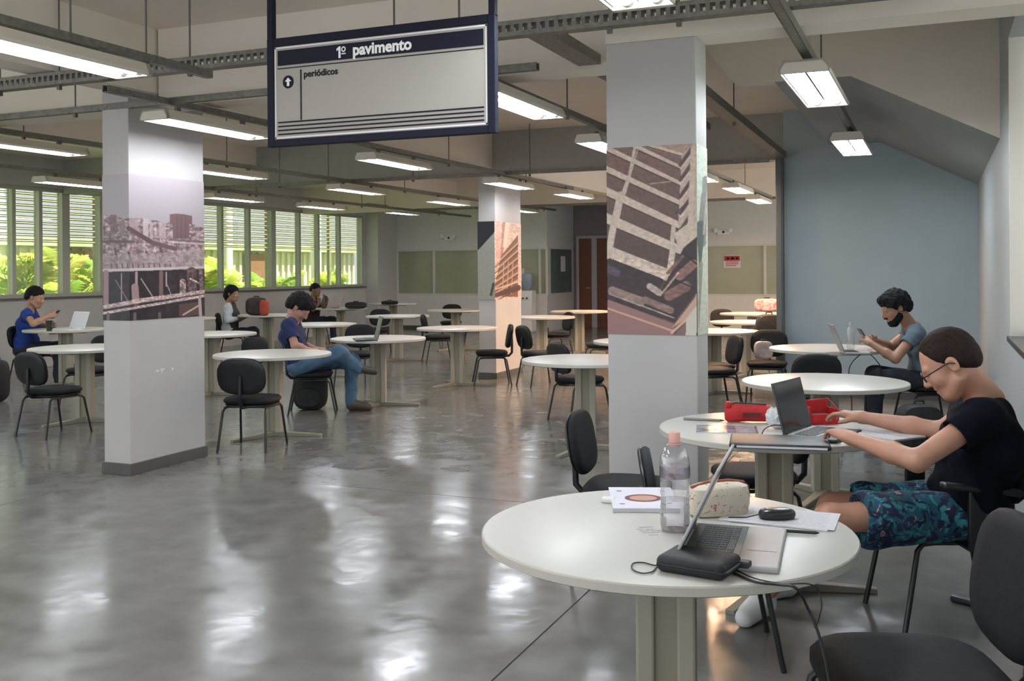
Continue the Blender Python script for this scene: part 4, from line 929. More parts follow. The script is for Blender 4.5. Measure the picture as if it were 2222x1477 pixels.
# printed sheets, mouse, pen
sh = thing('paper_sheets', 'printed white sheets under the computer mouse', 'paper', (-0.435, 3.03, ZT), math.radians(-4))
MB().box((-0.155, -0.108, 0), (0.155, 0.108, 0.003)).build('sheet', m_paper, sh)
M = RZ(math.radians(4)); MB().box((-0.13, -0.105, 0.003), (0.165, 0.10, 0.0036), M).build('sheet', m_paper, sh)
tx = MB()
rg = random.Random(4)
for k in range(16):
    y = -0.08 + k * 0.0105; x = -0.11
    while x < 0.13:
        w = rg.uniform(0.012, 0.04); tx.box((x, y, 0.0036), (min(x + w, 0.14), y + 0.0028, 0.0038), M); x += w + 0.006
o = tx.build('printed_text', mat('grey_print', (0.55, 0.55, 0.62), 0.6), sh); o['kind'] = 'stuff'
mo = thing('computer_mouse', 'black computer mouse on the printed sheets', 'mouse', (-0.437, 3.005, ZT + 0.0045), YAW + 0.05)
MB().pad(0.108, 0.062, 0.024, Matrix.Translation((0, 0, 0.012)), 2.4, 28, dome=0.006).build('shell', mat('mouse_black', (0.02, 0.02, 0.024), 0.3), mo, smooth=True)
MB().tube([(-0.036, -0.005, 0.024), (-0.036, 0.005, 0.024)], 0.007, 12).build('wheel', m_silver, mo)
MB().tube([(-0.052, 0, 0.012), (-0.09, 0.004, 0.003), (-0.14, 0.012, 0.002)], 0.0018, 6).build('mouse_cable', m_cable, mo)
def pen(label, a, b, m, r=0.0045):
    a, b = Vector(a), Vector(b); t = thing('pen', label, 'pen', tuple(a)); d = b - a
    MB().tube([(0, 0, 0), tuple(d * 0.9)], r, 10).build('barrel', m, t, smooth=True)
    MB().tube([tuple(d * 0.9), tuple(d)], [r * 0.9, r * 0.25], 10).build('tip', m_dark, t, smooth=True)
    MB().box((-0.002, -0.002, r * 0.8), (d.x * 0.25 + 0.002, d.y * 0.25 + 0.002, r + 0.002)).build('clip', m_silver, t)
pen('dark pen at the near edge of the printed sheets', on(1700, 1151, ZT + 0.006), on(1778, 1156, ZT + 0.006), m_dark)
pen('grey pen lying left of the red pouch', on(1484, 908, ZT + 0.006), on(1572, 912, ZT + 0.006), mat('grey_pen', (0.20, 0.20, 0.18), 0.4), 0.006)
ub = thing('usb_adapter', 'small white adapter behind the silver laptop', 'adapter', tuple(on(1548, 1118, ZT)), YAW)
MB().rbox((-0.024, -0.012, 0), (0.024, 0.012, 0.014), 0.003).build('body', m_white, ub); MB().box((-0.022, -0.0125, 0.002), (0.018, -0.0119, 0.006)).build('dark_slot', m_dark, ub)
# floral pencil case
def floral(name, base, cols, scale):
    m = bpy.data.materials.new(name); m.use_nodes = True; nt = m.node_tree; bs = nt.nodes['Principled BSDF']; bs.inputs['Roughness'].default_value = 0.8
    tc = nt.nodes.new('ShaderNodeTexCoord'); prev = None
    rgb = nt.nodes.new('ShaderNodeRGB'); rgb.outputs[0].default_value = (*base, 1); prev = rgb.outputs[0]
    for k, (c, lo, hi) in enumerate(cols):
        n = nt.nodes.new('ShaderNodeTexNoise'); n.inputs['Scale'].default_value = scale * (1 + 0.27 * k); n.inputs['Detail'].default_value = 3.5; n.inputs['Distortion'].default_value = 1.2
        mp = nt.nodes.new('ShaderNodeMapping'); mp.inputs['Location'].default_value = (k * 3.1, k * 1.7, k * 5.3); nt.links.new(tc.outputs['Object'], mp.inputs[0]); nt.links.new(mp.outputs[0], n.inputs['Vector'])
        r = nt.nodes.new('ShaderNodeMapRange'); r.inputs[1].default_value = lo; r.inputs[2].default_value = hi; nt.links.new(n.outputs['Fac'], r.inputs[0])
        mx = nt.nodes.new('ShaderNodeMixRGB'); mx.inputs[2].default_value = (*c, 1); nt.links.new(r.outputs[0], mx.inputs[0]); nt.links.new(prev, mx.inputs[1]); prev = mx.outputs[0]
    nt.links.new(prev, bs.inputs['Base Color'])
    return m
m_floral = floral('cream_floral_cloth', (0.72, 0.64, 0.54), (((0.48, 0.20, 0.18), 0.60, 0.66), ((0.42, 0.36, 0.26), 0.62, 0.68)), 38)
pc = thing('pencil_case', 'cream floral pencil case with red zip behind the bottle', 'pencil case', (-0.612, 3.02, ZT), math.radians(45))
MB().pad(0.20, 0.105, 0.085, Matrix.Translation((0, 0, 0.0425)), 3.0, 30, dome=0.008).build('case_body', m_floral, pc, smooth=True)
MB().tube([(-0.092, 0, 0.085), (-0.04, 0.004, 0.094), (0.04, 0.004, 0.094), (0.092, 0, 0.085)], 0.006, 8).build('zip', mat('red_brown_zip', (0.30, 0.08, 0.05), 0.5), pc, smooth=True)
MB().tube([(0.092, 0, 0.085), (0.115, 0.01, 0.07), (0.120, 0.012, 0.04)], 0.004, 6).build('zip_cord', m_dark, pc, smooth=True)

# --- table of the man in black
rp = thing('red_pouch', 'red cylindrical pencil pouch on the table of the man in black', 'pouch', tuple(on(1622, 917, ZT)), YAW - 0.12)
prof = [(0.0, -0.105), (0.034, -0.103), (0.043, -0.09), (0.044, -0.04), (0.039, 0.0), (0.041, 0.08), (0.040, 0.098), (0.0, 0.102)]
M = Matrix.Translation((0, 0.02, 0.044)) @ Matrix.Rotation(PI/2, 4, 'Y')
MB().lathe(prof, 20, M).build('pouch_body', m_red, rp, smooth=True)
MB().tube([(-0.10, 0.01, 0.085), (-0.05, 0.012, 0.094), (0.09, 0.012, 0.086)], 0.004, 6).build('zip', m_dark, rp)
MB().rbox((-0.10, -0.02, 0.07), (-0.075, 0.03, 0.10), 0.008).build('gathered_end', m_red, rp, smooth=True)
MB().box((-0.025, -0.0245, 0.03), (0.06, -0.018, 0.05)).build('dark_panel', mat('dark_red', (0.10, 0.01, 0.012), 0.6), rp)
rb = thing('red_open_case', 'red open zip case behind the dark laptop', 'case', tuple(on(1778, 918, ZT)), YAW + 0.2)
mb = MB()
for lo, hi in (((-0.075, -0.05, 0), (0.075, 0.05, 0.006)), ((-0.075, -0.05, 0.006), (-0.068, 0.05, 0.085)), ((0.068, -0.05, 0.006), (0.075, 0.05, 0.07)), ((-0.068, 0.044, 0.006), (0.068, 0.05, 0.105)), ((-0.068, -0.05, 0.006), (0.068, -0.044, 0.05))): mb.box(lo, hi)
mb.build('case_body', m_red, rb, bevel=0.002); MB().tube([(-0.075, -0.05, 0.06), (-0.072, 0.05, 0.10), (0.072, 0.05, 0.108), (0.075, -0.05, 0.06)], 0.004, 6).build('zip', mat('zip_red', (0.35, 0.03, 0.03), 0.5), rb)
MB().rbox((-0.05, -0.03, 0.006), (0.05, 0.03, 0.045), 0.006).build('lining', mat('brown_lining', (0.12, 0.05, 0.04), 0.7), rb)
# crumpled white plastic wrap
vs = []; 
bm = bmesh.new(); bmesh.ops.create_icosphere(bm, subdivisions=3, radius=1)
rg = random.Random(11)
for v in bm.verts: v.co = Vector((v.co.x * 0.055, v.co.y * 0.045, 0.048 + v.co.z * 0.048)) * (1 + rg.uniform(-0.13, 0.13)); v.co.z = max(v.co.z, 0)
me = bpy.data.meshes.new('crumpled_wrapper'); bm.to_mesh(me); bm.free(); me.materials.append(mat('white_plastic_wrap', (0.62, 0.64, 0.66), 0.25, var=0.2, scale=40))
o = bpy.data.objects.new('crumpled_wrapper', me); COL.objects.link(o); o.location = tuple(on(1688, 930, ZT)); tag(o, 'crumpled white plastic wrapper between red pouch and dark laptop', 'wrapper')
mg = thing('magazine', 'glossy blue grey magazine at the left of the second table', 'magazine', (-0.885, 4.575, ZT), math.radians(12))
MB().box((-0.135, -0.105, 0), (0.135, 0.105, 0.006)).build('pages', m_paper, mg)
MB().box((-0.135, -0.105, 0.006), (0.135, 0.105, 0.0068)).build('cover', mat('blue_grey_print', (0.20, 0.24, 0.30), 0.25, var=0.6, scale=14), mg)
MB().box((0.04, -0.10, 0.0068), (0.125, 0.10, 0.0072)).build('cover_picture', mat('pink_grey_print', (0.42, 0.36, 0.38), 0.3, var=0.4, scale=18), mg)
fo = thing('black_folder', 'black zipped document folder at the near edge of the second table', 'folder', (-0.612, 4.285, ZT), math.radians(9))
MB().rbox((-0.20, -0.125, 0), (0.20, 0.125, 0.022), 0.009, None, 3).build('folder_body', mat('black_leatherette', (0.018, 0.020, 0.022), 0.45, bump=0.15, bscale=200), fo, smooth=True)
MB().box((-0.17, -0.1262, 0.004), (0.185, -0.1245, 0.0125)).build('white_page_edge', m_paper, fo)
MB().box((0.03, -0.09, 0.0222), (0.19, -0.082, 0.0232)).build('silver_trim', m_silver, fo)
wire('folder_cable', 'thin dark cable arching beside the dark laptop', [tuple(on(1652, 945, ZT + 0.004)), tuple(on(1660, 930, ZT + 0.03)), tuple(on(1680, 922, ZT + 0.045)), tuple(on(1705, 925, ZT + 0.03)), tuple(on(1722, 935, ZT + 0.012))], 0.0025)
pp = thing('open_notebook', 'white open notebook under the forearms of the man in black', 'notebook', (-0.205, 4.66, ZT), math.radians(-38))
MB().rbox((-0.16, -0.10, 0), (0.12, 0.10, 0.010), 0.003).build('pages', m_paper, pp); MB().box((-0.16, -0.003, 0.010), (0.12, 0.003, 0.0108)).build('spine_fold', mat('grey_fold', (0.5, 0.5, 0.55), 0.7), pp)
# --- bearded man's table
gl = thing('drinking_bottle', 'translucent bottle behind the small silver laptop', 'bottle', tuple(on(1846, 757, ZT)))
MB().lathe([(0.02, 0), (0.032, 0.003), (0.034, 0.02), (0.034, 0.15), (0.025, 0.19), (0.013, 0.205), (0.013, 0.22)], 18).build('bottle_body', m_pet, gl, smooth=True); MB().lathe([(0.016, 0.215), (0.016, 0.24), (0.0, 0.2401)], 14).build('cap', m_silver, gl)
wire('charger_cable', 'dark charger cable hanging below the table of the bearded man', [tuple(at(1868, 768, 8.62)), tuple(at(1850, 785, 8.6)), tuple(at(1842, 805, 8.65)), tuple(at(1846, 838, 8.75)), tuple(at(1850, 930, 9.0))], 0.004)
wire('charger_lead', 'second dark lead hanging below the table of the bearded man', [tuple(at(1888, 768, 8.58)), tuple(at(1900, 780, 8.55)), tuple(at(1912, 800, 8.6)), tuple(at(1910, 835, 8.7)), tuple(at(1906, 934, 8.95))], 0.004)
# --- other small things
def bag(label, px, d, w, h, t, m, zb=0.0, rz=0.0, name='backpack', lean=0.0):
    p = at(px, 585, d); b = thing(name, label, 'bag', (p.x, p.y, zb), YAW + rz)
    M = Matrix.Translation((0, 0, h/2)) @ Matrix.Rotation(lean, 4, 'X') @ Matrix.Rotation(PI/2, 4, 'X')
    MB().pad(w, h, t, M, 3.6, 32, dome=t * 0.12).build('bag_body', m, b, smooth=True)
    M2 = Matrix.Translation((0, -t * 0.5, h * 0.32)) @ Matrix.Rotation(PI/2, 4, 'X')
    MB().pad(w * 0.72, h * 0.46, t * 0.4, M2, 3, 24).build('front_pocket', m, b, smooth=True)
    MB().tube([(-w * 0.12, 0, h * 0.97), (-w * 0.10, 0, h * 1.06), (w * 0.10, 0, h * 1.06), (w * 0.12, 0, h * 0.97)], 0.010, 8).build('handle', m_plast, b, smooth=True)
    for s in (-1, 1): MB().tube([(s * w * 0.2, t * 0.5, h * 0.93), (s * w * 0.26, t * 0.75, h * 0.6), (s * w * 0.25, t * 0.6, h * 0.1)], 0.012, 6).build('strap', m_plast, b, smooth=True)
    return b
m_bag = mat('black_bag_cloth', (0.011, 0.011, 0.013), 0.7, var=0.3, scale=20, bump=0.3, bscale=120)
bag('black backpack on the floor under the young man in navy', 672, 10.75, 0.36, 0.44, 0.2, m_bag)
bag('black backpack at the floor cut off by the left edge', -6, 11.6, 0.2, 0.48, 0.2, m_bag)
bag('black backpack under the table of the woman in white sleeves', 552, 16.3, 0.42, 0.42, 0.2, m_bag)
bag('black backpack behind the small table at the blue wall edge', 1668, 12.95, 0.34, 0.42, 0.2, m_bag, 0.46)
bag('low black bag on the table of the man with his hand at his chin', 772, 19.6, 0.42, 0.13, 0.25, m_bag, ZT, 0, 'table_bag')
bag('black and maroon bag on the table of the woman in white sleeves', 556, 16.95, 0.36, 0.30, 0.16, mat('black_maroon_cloth', (0.035, 0.02, 0.02), 0.7, var=0.5, scale=9), ZT, 0.1, 'table_bag')
bag('orange red bag beside the black and maroon bag', 573, 16.75, 0.15, 0.26, 0.1, mat('orange_red_cloth', (0.42, 0.06, 0.03), 0.7, var=0.2), ZT, 0, 'table_bag')
bag('pink and white floral bag on a table by the blue wall edge', 1664, 16.9, 0.42, 0.22, 0.16, floral('pink_floral_cloth', (0.72, 0.52, 0.50), (((0.66, 0.22, 0.22), 0.52, 0.6),), 14), ZT, 0, 'floral_bag')
bag('pale bag on the chair near the blue wall edge', 1655, 11.0, 0.2, 0.20, 0.1, mat('pale_pink_bag', (0.42, 0.34, 0.31), 0.7, var=0.3, scale=9), 0.475, 0, 'small_bag')
bag('low black bag on the farthest table', 845, 21.7, 0.36, 0.09, 0.2, m_bag, ZT, 0, 'table_bag')
bag('dark backpack on the floor beside the bearded man', 1992, 7.9, 0.34, 0.40, 0.2, m_bag)
bag('navy bag with white floral pattern on the bottom right chair', 2040, 1.98, 0.22, 0.12, 0.14, floral('navy_white_pattern', (0.015, 0.02, 0.05), (((0.6, 0.6, 0.64), 0.53, 0.58),), 55), 0.475, 0, 'patterned_bag')
pb = thing('glasses_case', 'black case lying on the floor behind the bottom right chair', 'case', (0.128, 4.817, 0), YAW - 0.85)
MB().rbox((-0.085, -0.032, 0), (0.085, 0.032, 0.028), 0.010, None, 3).build('case_body', m_dark, pb, smooth=True); MB().box((0.035, -0.033, 0.012), (0.04, 0.033, 0.029)).build('seam', m_plast, pb)
pd = at(702, 585, 19.7); bt = thing('dark_bottle', 'dark bottle on the table of the man with his hand at his chin', 'bottle', (pd.x, pd.y, ZT))
MB().lathe([(0.034, 0), (0.036, 0.01), (0.036, 0.17), (0.022, 0.21), (0.015, 0.22), (0.015, 0.26)], 16).build('bottle_body', mat('dark_bottle_plastic', (0.06, 0.04, 0.04), 0.3), bt, smooth=True); MB().lathe([(0.018, 0.255), (0.018, 0.28), (0, 0.2801)], 12).build('cap', mat('brown_cap', (0.2, 0.13, 0.1), 0.4), bt)
pd = at(106, 585, 12.75); bt = thing('cup', 'dark cup on the table of the man in the blue shirt', 'cup', (pd.x, pd.y, ZT))
MB().lathe([(0.032, 0), (0.045, 0.13), (0.047, 0.135), (0.042, 0.13), (0.03, 0.006)], 18).build('cup_body', mat('dark_green_grey', (0.05, 0.06, 0.045), 0.3), bt, smooth=True); MB().tube([(0.045, 0, 0.10), (0.075, 0, 0.09), (0.075, 0, 0.05), (0.038, 0, 0.035)], 0.006, 6).build('handle', m_dark, bt, smooth=True)
o = MB().rbox((-0.05, -0.03, 0), (0.05, 0.03, 0.05), 0.008).build('wall_socket', m_white); o.location = (XR - 0.02, 6.2, 0.33); o.rotation_euler = (0, 0, PI/2); tag(o, 'small white socket low on the right wall', 'socket')
# ================================================================== PEOPLE (implicit surfaces meshed by surface nets)
def V3(p): return np.array(p, float)
def unit(v): v = V3(v); return v / (np.linalg.norm(v) + 1e-12)
def cap(a, b, r1, r2=None, k=0.02, op='+'):
    a, b = V3(a), V3(b); r2 = r1 if r2 is None else r2; ba = b - a; L2 = ba @ ba + 1e-12
    def f(P):
        pa = P - a; h = np.clip(pa @ ba / L2, 0, 1)
        return np.linalg.norm(pa - h[..., None] * ba, axis=-1) - (r1 + (r2 - r1) * h)
    return f, (a + b) / 2, math.sqrt(L2) / 2 + max(r1, r2), k, op
def ell(c, R, rad, k=0.02, op='+'):
    c, R, rad = V3(c), np.array(R, float), V3(rad)
    def f(P):
        q = (P - c) @ R; k0 = np.linalg.norm(q / rad, axis=-1); k1 = np.linalg.norm(q / rad**2, axis=-1) + 1e-9
        return k0 * (k0 - 1) / k1
    return f, c, max(rad), k, op
def rbx(c, R, half, r, k=0.01, op='+'):
    c, R, half = V3(c), np.array(R, float), V3(half)
    def f(P):
        q = np.abs((P - c) @ R) - half
        return np.linalg.norm(np.maximum(q, 0), axis=-1) + np.minimum(q.max(-1), 0) - r
    return f, c, float(np.linalg.norm(half)) + r, k, op
def plane(o, n, k=0.004):
    """keep the side the normal points away from"""
    o, n = V3(o), unit(n)
    return (lambda P: (P - o) @ n), o, None, k, '&'
def nets(f, lo, vox):
    s = f < 0; nx, ny, nz = f.shape
    c = np.zeros((nx-1, ny-1, nz-1), np.int8)
    for dx in (0, 1):
        for dy in (0, 1):
            for dz in (0, 1): c += s[dx:nx-1+dx, dy:ny-1+dy, dz:nz-1+dz]
    idx = np.argwhere((c > 0) & (c < 8))
    if len(idx) == 0: return np.zeros((0, 3)), np.zeros((0, 4), int)
    cor = np.array([(dx, dy, dz) for dx in (0, 1) for dy in (0, 1) for dz in (0, 1)])
    val = np.stack([f[tuple((idx + q).T)] for q in cor], 1)
    acc = np.zeros((len(idx), 3)); cnt = np.zeros(len(idx))
    for i in range(8):
        for j in range(i + 1, 8):
            if np.abs(cor[i] - cor[j]).sum() != 1: continue
            a, b = val[:, i], val[:, j]; m = (a < 0) != (b < 0)
            t = np.where(m, a / np.where(m, a - b, 1), 0)
            acc += np.where(m[:, None], cor[i] + t[:, None] * (cor[j] - cor[i]), 0); cnt += m
    v = lo + vox * (idx + acc / cnt[:, None])
    mp = np.full(c.shape, -1, np.int32); mp[tuple(idx.T)] = np.arange(len(idx))
    quads = []
    for ax in range(3):
        sl = [slice(None)] * 3; sl[ax] = slice(0, -1); s0 = s[tuple(sl)]; sl[ax] = slice(1, None); s1 = s[tuple(sl)]
        e = np.argwhere(s0 != s1); o1, o2 = [(1, 2), (2, 0), (0, 1)][ax]
        ok = (e[:, o1] > 0) & (e[:, o2] > 0) & (e[:, o1] < f.shape[o1] - 1) & (e[:, o2] < f.shape[o2] - 1); e = e[ok]
        d1 = np.zeros(3, int); d1[o1] = 1; d2 = np.zeros(3, int); d2[o2] = 1
        q = np.stack([mp[tuple((e - d1 - d2).T)], mp[tuple((e - d2).T)], mp[tuple(e.T)], mp[tuple((e - d1).T)]], 1)
        fl_ = ~s0[tuple(e.T)]; q[fl_] = q[fl_][:, ::-1]; quads.append(q)
    return v, np.concatenate(quads)
def sdf_mesh(prims, vox, wrinkle=None):
    pos = [p for p in prims if p[4] == '+']
    lo = np.min([p[1] - p[2] for p in pos], 0) - 4 * vox; hi = np.max([p[1] + p[2] for p in pos], 0) + 4 * vox
    n = np.ceil((hi - lo) / vox).astype(int) + 1
    f = np.full(n, 1.0, np.float32)
    for fn, c, rad, k, op in prims:
        if rad is None: i0, i1 = np.zeros(3, int), n
        else:
            m = rad + k + 3 * vox; i0 = np.maximum(0, np.floor((c - m - lo) / vox)).astype(int); i1 = np.minimum(n, np.ceil((c + m - lo) / vox).astype(int) + 1)
        if (i1 <= i0).any(): continue
        sl = tuple(slice(a, b) for a, b in zip(i0, i1))
        g = np.stack(np.meshgrid(*[lo[a] + vox * np.arange(i0[a], i1[a]) for a in range(3)], indexing='ij'), -1)
        d = fn(g).astype(np.float32); a = f[sl]
        if op == '-': d = -d
        if op == '+':
            h = np.clip(0.5 + 0.5 * (a - d) / k, 0, 1); f[sl] = a * (1 - h) + d * h - k * h * (1 - h)
        else:
            h = np.clip(0.5 - 0.5 * (a - d) / k, 0, 1); f[sl] = a * (1 - h) + d * h + k * h * (1 - h)
    if wrinkle:
        amp, fr, seed = wrinkle; w = np.argwhere(np.abs(f) < 3 * vox + amp); P = lo + vox * w; rg = np.random.default_rng(seed); dsp = np.zeros(len(P))
        for k in range(5):
            d = rg.normal(size=3); d /= np.linalg.norm(d); dsp += np.sin(P @ d * fr * (0.7 + 0.35 * k) + rg.random() * 6 + 1.5 * np.sin(P @ np.roll(d, 1) * fr * 0.5))
        f[tuple(w.T)] += (amp * dsp / 5 * 1.8).astype(np.float32)
    return nets(f, lo, vox)
def fast_mesh(name, v, q, m, parent):
    off = np.array(parent.location)
    me = bpy.data.meshes.new(name); me.vertices.add(len(v)); me.vertices.foreach_set('co', (v - off).astype(np.float32).ravel())
    me.loops.add(q.size); me.loops.foreach_set('vertex_index', q.astype(np.int32).ravel())
    me.polygons.add(len(q)); me.polygons.foreach_set('loop_start', np.arange(0, q.size, 4, dtype=np.int32))
    me.update(calc_edges=True); me.validate(); me.polygons.foreach_set('use_smooth', [True] * len(me.polygons))
    me.materials.append(m)
    o = bpy.data.objects.new(name, me); COL.objects.link(o); o.parent = parent
    return o
def sdf_obj(name, prims, vox, m, parent, wrinkle=None):
    v, q = sdf_mesh(prims, vox, wrinkle); return fast_mesh(name, v, q, m, parent)

def head_frame(o, fwd, pitch, yaw=0.0, roll=0.0, s=1.0):
    f = unit(fwd); l = np.cross(UP, f)
    f2 = f * math.cos(yaw) + l * math.sin(yaw); l2 = np.cross(UP, f2)
    f3 = f2 * math.cos(pitch) - UP * math.sin(pitch); u3 = np.cross(f3, l2)
    l4 = l2 * math.cos(roll) + u3 * math.sin(roll); u4 = np.cross(f3, l4)
    return V3(o), np.stack([f3, l4, u4], 1), s
def hp(H, x, y, z): o, R, s = H; return o + s * (R @ np.array([x, y, z]))
def head_prims(H, detail=True):
    o, R, s = H; E = lambda x, y, z, a, b, c, k=0.02, op='+': ell(hp(H, x, y, z), R, (a * s, b * s, c * s), k * s, op)
    C = lambda p, q, r1, r2, k=0.012, op='+': cap(hp(H, *p), hp(H, *q), r1 * s, r2 * s, k * s, op)
    L = [E(-0.016, 0, 0.034, 0.100, 0.077, 0.088), E(0.036, 0, -0.035, 0.060, 0.060, 0.082, 0.035), C((0.060, -0.018, -0.098), (0.060, 0.018, -0.098), 0.024, 0.024, 0.03),
         C((0.0, -0.056, -0.062), (0.05, -0.03, -0.095), 0.018, 0.018, 0.03), C((0.0, 0.056, -0.062), (0.05, 0.03, -0.095), 0.018, 0.018, 0.03),
         C((0.078, -0.036, 0.020), (0.078, 0.036, 0.020), 0.013, 0.013, 0.014), E(0.060, -0.040, -0.028, 0.028, 0.022, 0.024, 0.02), E(0.060, 0.040, -0.028, 0.028, 0.022, 0.024, 0.02)]
    for y in (-1, 1): L.append(E(0.098, y * 0.030, 0.002, 0.018, 0.018, 0.011, 0.012, '-'))
    for y in (-1, 1): L += [E(0.0790, y * 0.030, 0.0055, 0.0135, 0.0165, 0.0105, 0.004), E(0.076, y * 0.030, -0.0105, 0.0125, 0.016, 0.006, 0.004)]
    L += [C((0.088, 0, 0.012), (0.108, 0, -0.030), 0.009, 0.013, 0.012), E(0.096, -0.013, -0.034, 0.011, 0.009, 0.008, 0.006), E(0.096, 0.013, -0.034, 0.011, 0.009, 0.008, 0.006),
          E(0.086, 0, -0.060, 0.012, 0.024, 0.0065, 0.006), E(0.083, 0, -0.072, 0.013, 0.021, 0.0075, 0.006), E(0.098, 0, -0.0655, 0.010, 0.026, 0.0028, 0.004, '-')]
    for y in (-1, 1):
        L.append(E(-0.012, y * 0.079, -0.004, 0.020, 0.010, 0.030, 0.008)); L.append(E(-0.006, y * 0.089, -0.003, 0.014, 0.008, 0.022, 0.005, '-'))
    return L
def add_eyes(H, parent, iris=(0.03, 0.018, 0.01)):
    me_, R, s = H
    for y in (-1, 1):
        mb = MB(); bm = bmesh.new(); bmesh.ops.create_uvsphere(bm, u_segments=14, v_segments=10, radius=0.0118 * s)
        c = hp(H, 0.0775, y * 0.030, 0.001); bm.verts.index_update()
        vs = [Vector(c) + v.co for v in bm.verts]; fs = [[v.index for v in f.verts] for f in bm.faces]; bm.free(); mb.add(vs, fs)
        f = R[:, 0]; g = Vector(hp(H, 0.0775, y * 0.030, 0.001) + f * 0.0090 * s - R[:, 2] * 0.0066 * s); ax = Vector(R[:, 1]); up = Vector(R[:, 2]); mb.cur = 1
        mb.add([g + Vector(f) * 0.0012 * s] + [g + (ax * math.cos(a) + up * math.sin(a)) * 0.0055 * s for a in np.linspace(0, 2 * PI, 13)[:-1]], [(0, i + 1, (i + 1) % 12 + 1) for i in range(12)])
        mb.build('eye', [mat('eye_white', (0.62, 0.58, 0.55), 0.25), mat('iris_dark', iris, 0.15)], parent, smooth=True, world=True)
def hand_prims(w, d, up, side, s=1.0, curl=(0.3, 0.6, 0.4), spread=0.06, thumb=(0.75, 0.55, -0.35)):
    """w wrist, d direction of the fingers, up = back of the hand, side: 'l' or 'r'"""
    X = unit(d); Z = unit(V3(up) - X * (V3(up) @ X)); Y = np.cross(Z, X) * (1 if side == 'r' else -1)
    R = np.stack([X, Y, Z], 1); P = lambda x, y, z: V3(w) + s * (R @ np.array([x, y, z]))
    L = [rbx(P(0.047, 0.0, 0.0), R, (0.036 * s, 0.028 * s, 0.004 * s), 0.0105 * s, 0.014 * s), cap(P(0, 0, 0), P(0.03, 0, 0), 0.024 * s, 0.022 * s, 0.02 * s), ell(P(0.032, 0.024, -0.008), R, (0.028 * s, 0.016 * s, 0.014 * s), 0.012 * s)]
    for i, (y, l, r) in enumerate(((0.030, 0.072, 0.0088), (0.0105, 0.080, 0.009), (-0.009, 0.074, 0.0086), (-0.028, 0.058, 0.0076))):
        p = np.array([0.086 - 0.006 * (i == 3), y, 0.0]); a = 0.0; sp = (1.2 - i) * spread; c_ = [q * (1 + 0.12 * (i - 1)) for q in curl]
        for j, (fr, rr) in enumerate(((0.46, 1.0), (0.30, 0.92), (0.24, 0.82))):
            a += c_[j]; dd = np.array([math.cos(a) * math.cos(sp), math.sin(sp), -math.sin(a)]); q = p + dd * l * fr
            L.append(cap(P(*p), P(*q), r * rr * s, r * (rr - 0.08) * s, 0.003)); p = q
    t = unit(thumb); p0 = np.array([0.022, 0.026, -0.006]); p1 = p0 + t * 0.042; t2 = unit(t + np.array([0.55, -0.25, -0.25])); p2 = p1 + t2 * 0.030
    L += [cap(P(*p0), P(*p1), 0.0125 * s, 0.0105 * s, 0.008), cap(P(*p1), P(*p2), 0.0105 * s, 0.0085 * s, 0.004)]
    return L
def shoe(parent, heel, toe, m, vox=0.007):
    heel, toe = V3(heel), V3(toe); d = unit(toe - heel); d[2] = 0; l = np.cross(UP, unit(d)); R = np.stack([unit(d), l, UP], 1)
    a = heel.copy(); a[2] = 0.05; b = toe.copy(); b[2] = 0.036
    L = [cap(a, b, 0.048, 0.040, 0.02), cap(heel, toe * 0.75 + heel * 0.25, 0.046, 0.040, 0.02), cap(a, a + np.array([0, 0, 0.05]), 0.045, 0.043, 0.02), plane((0, 0, 0.002), (0, 0, -1))]
    return sdf_obj('shoe', L, vox, m, parent)

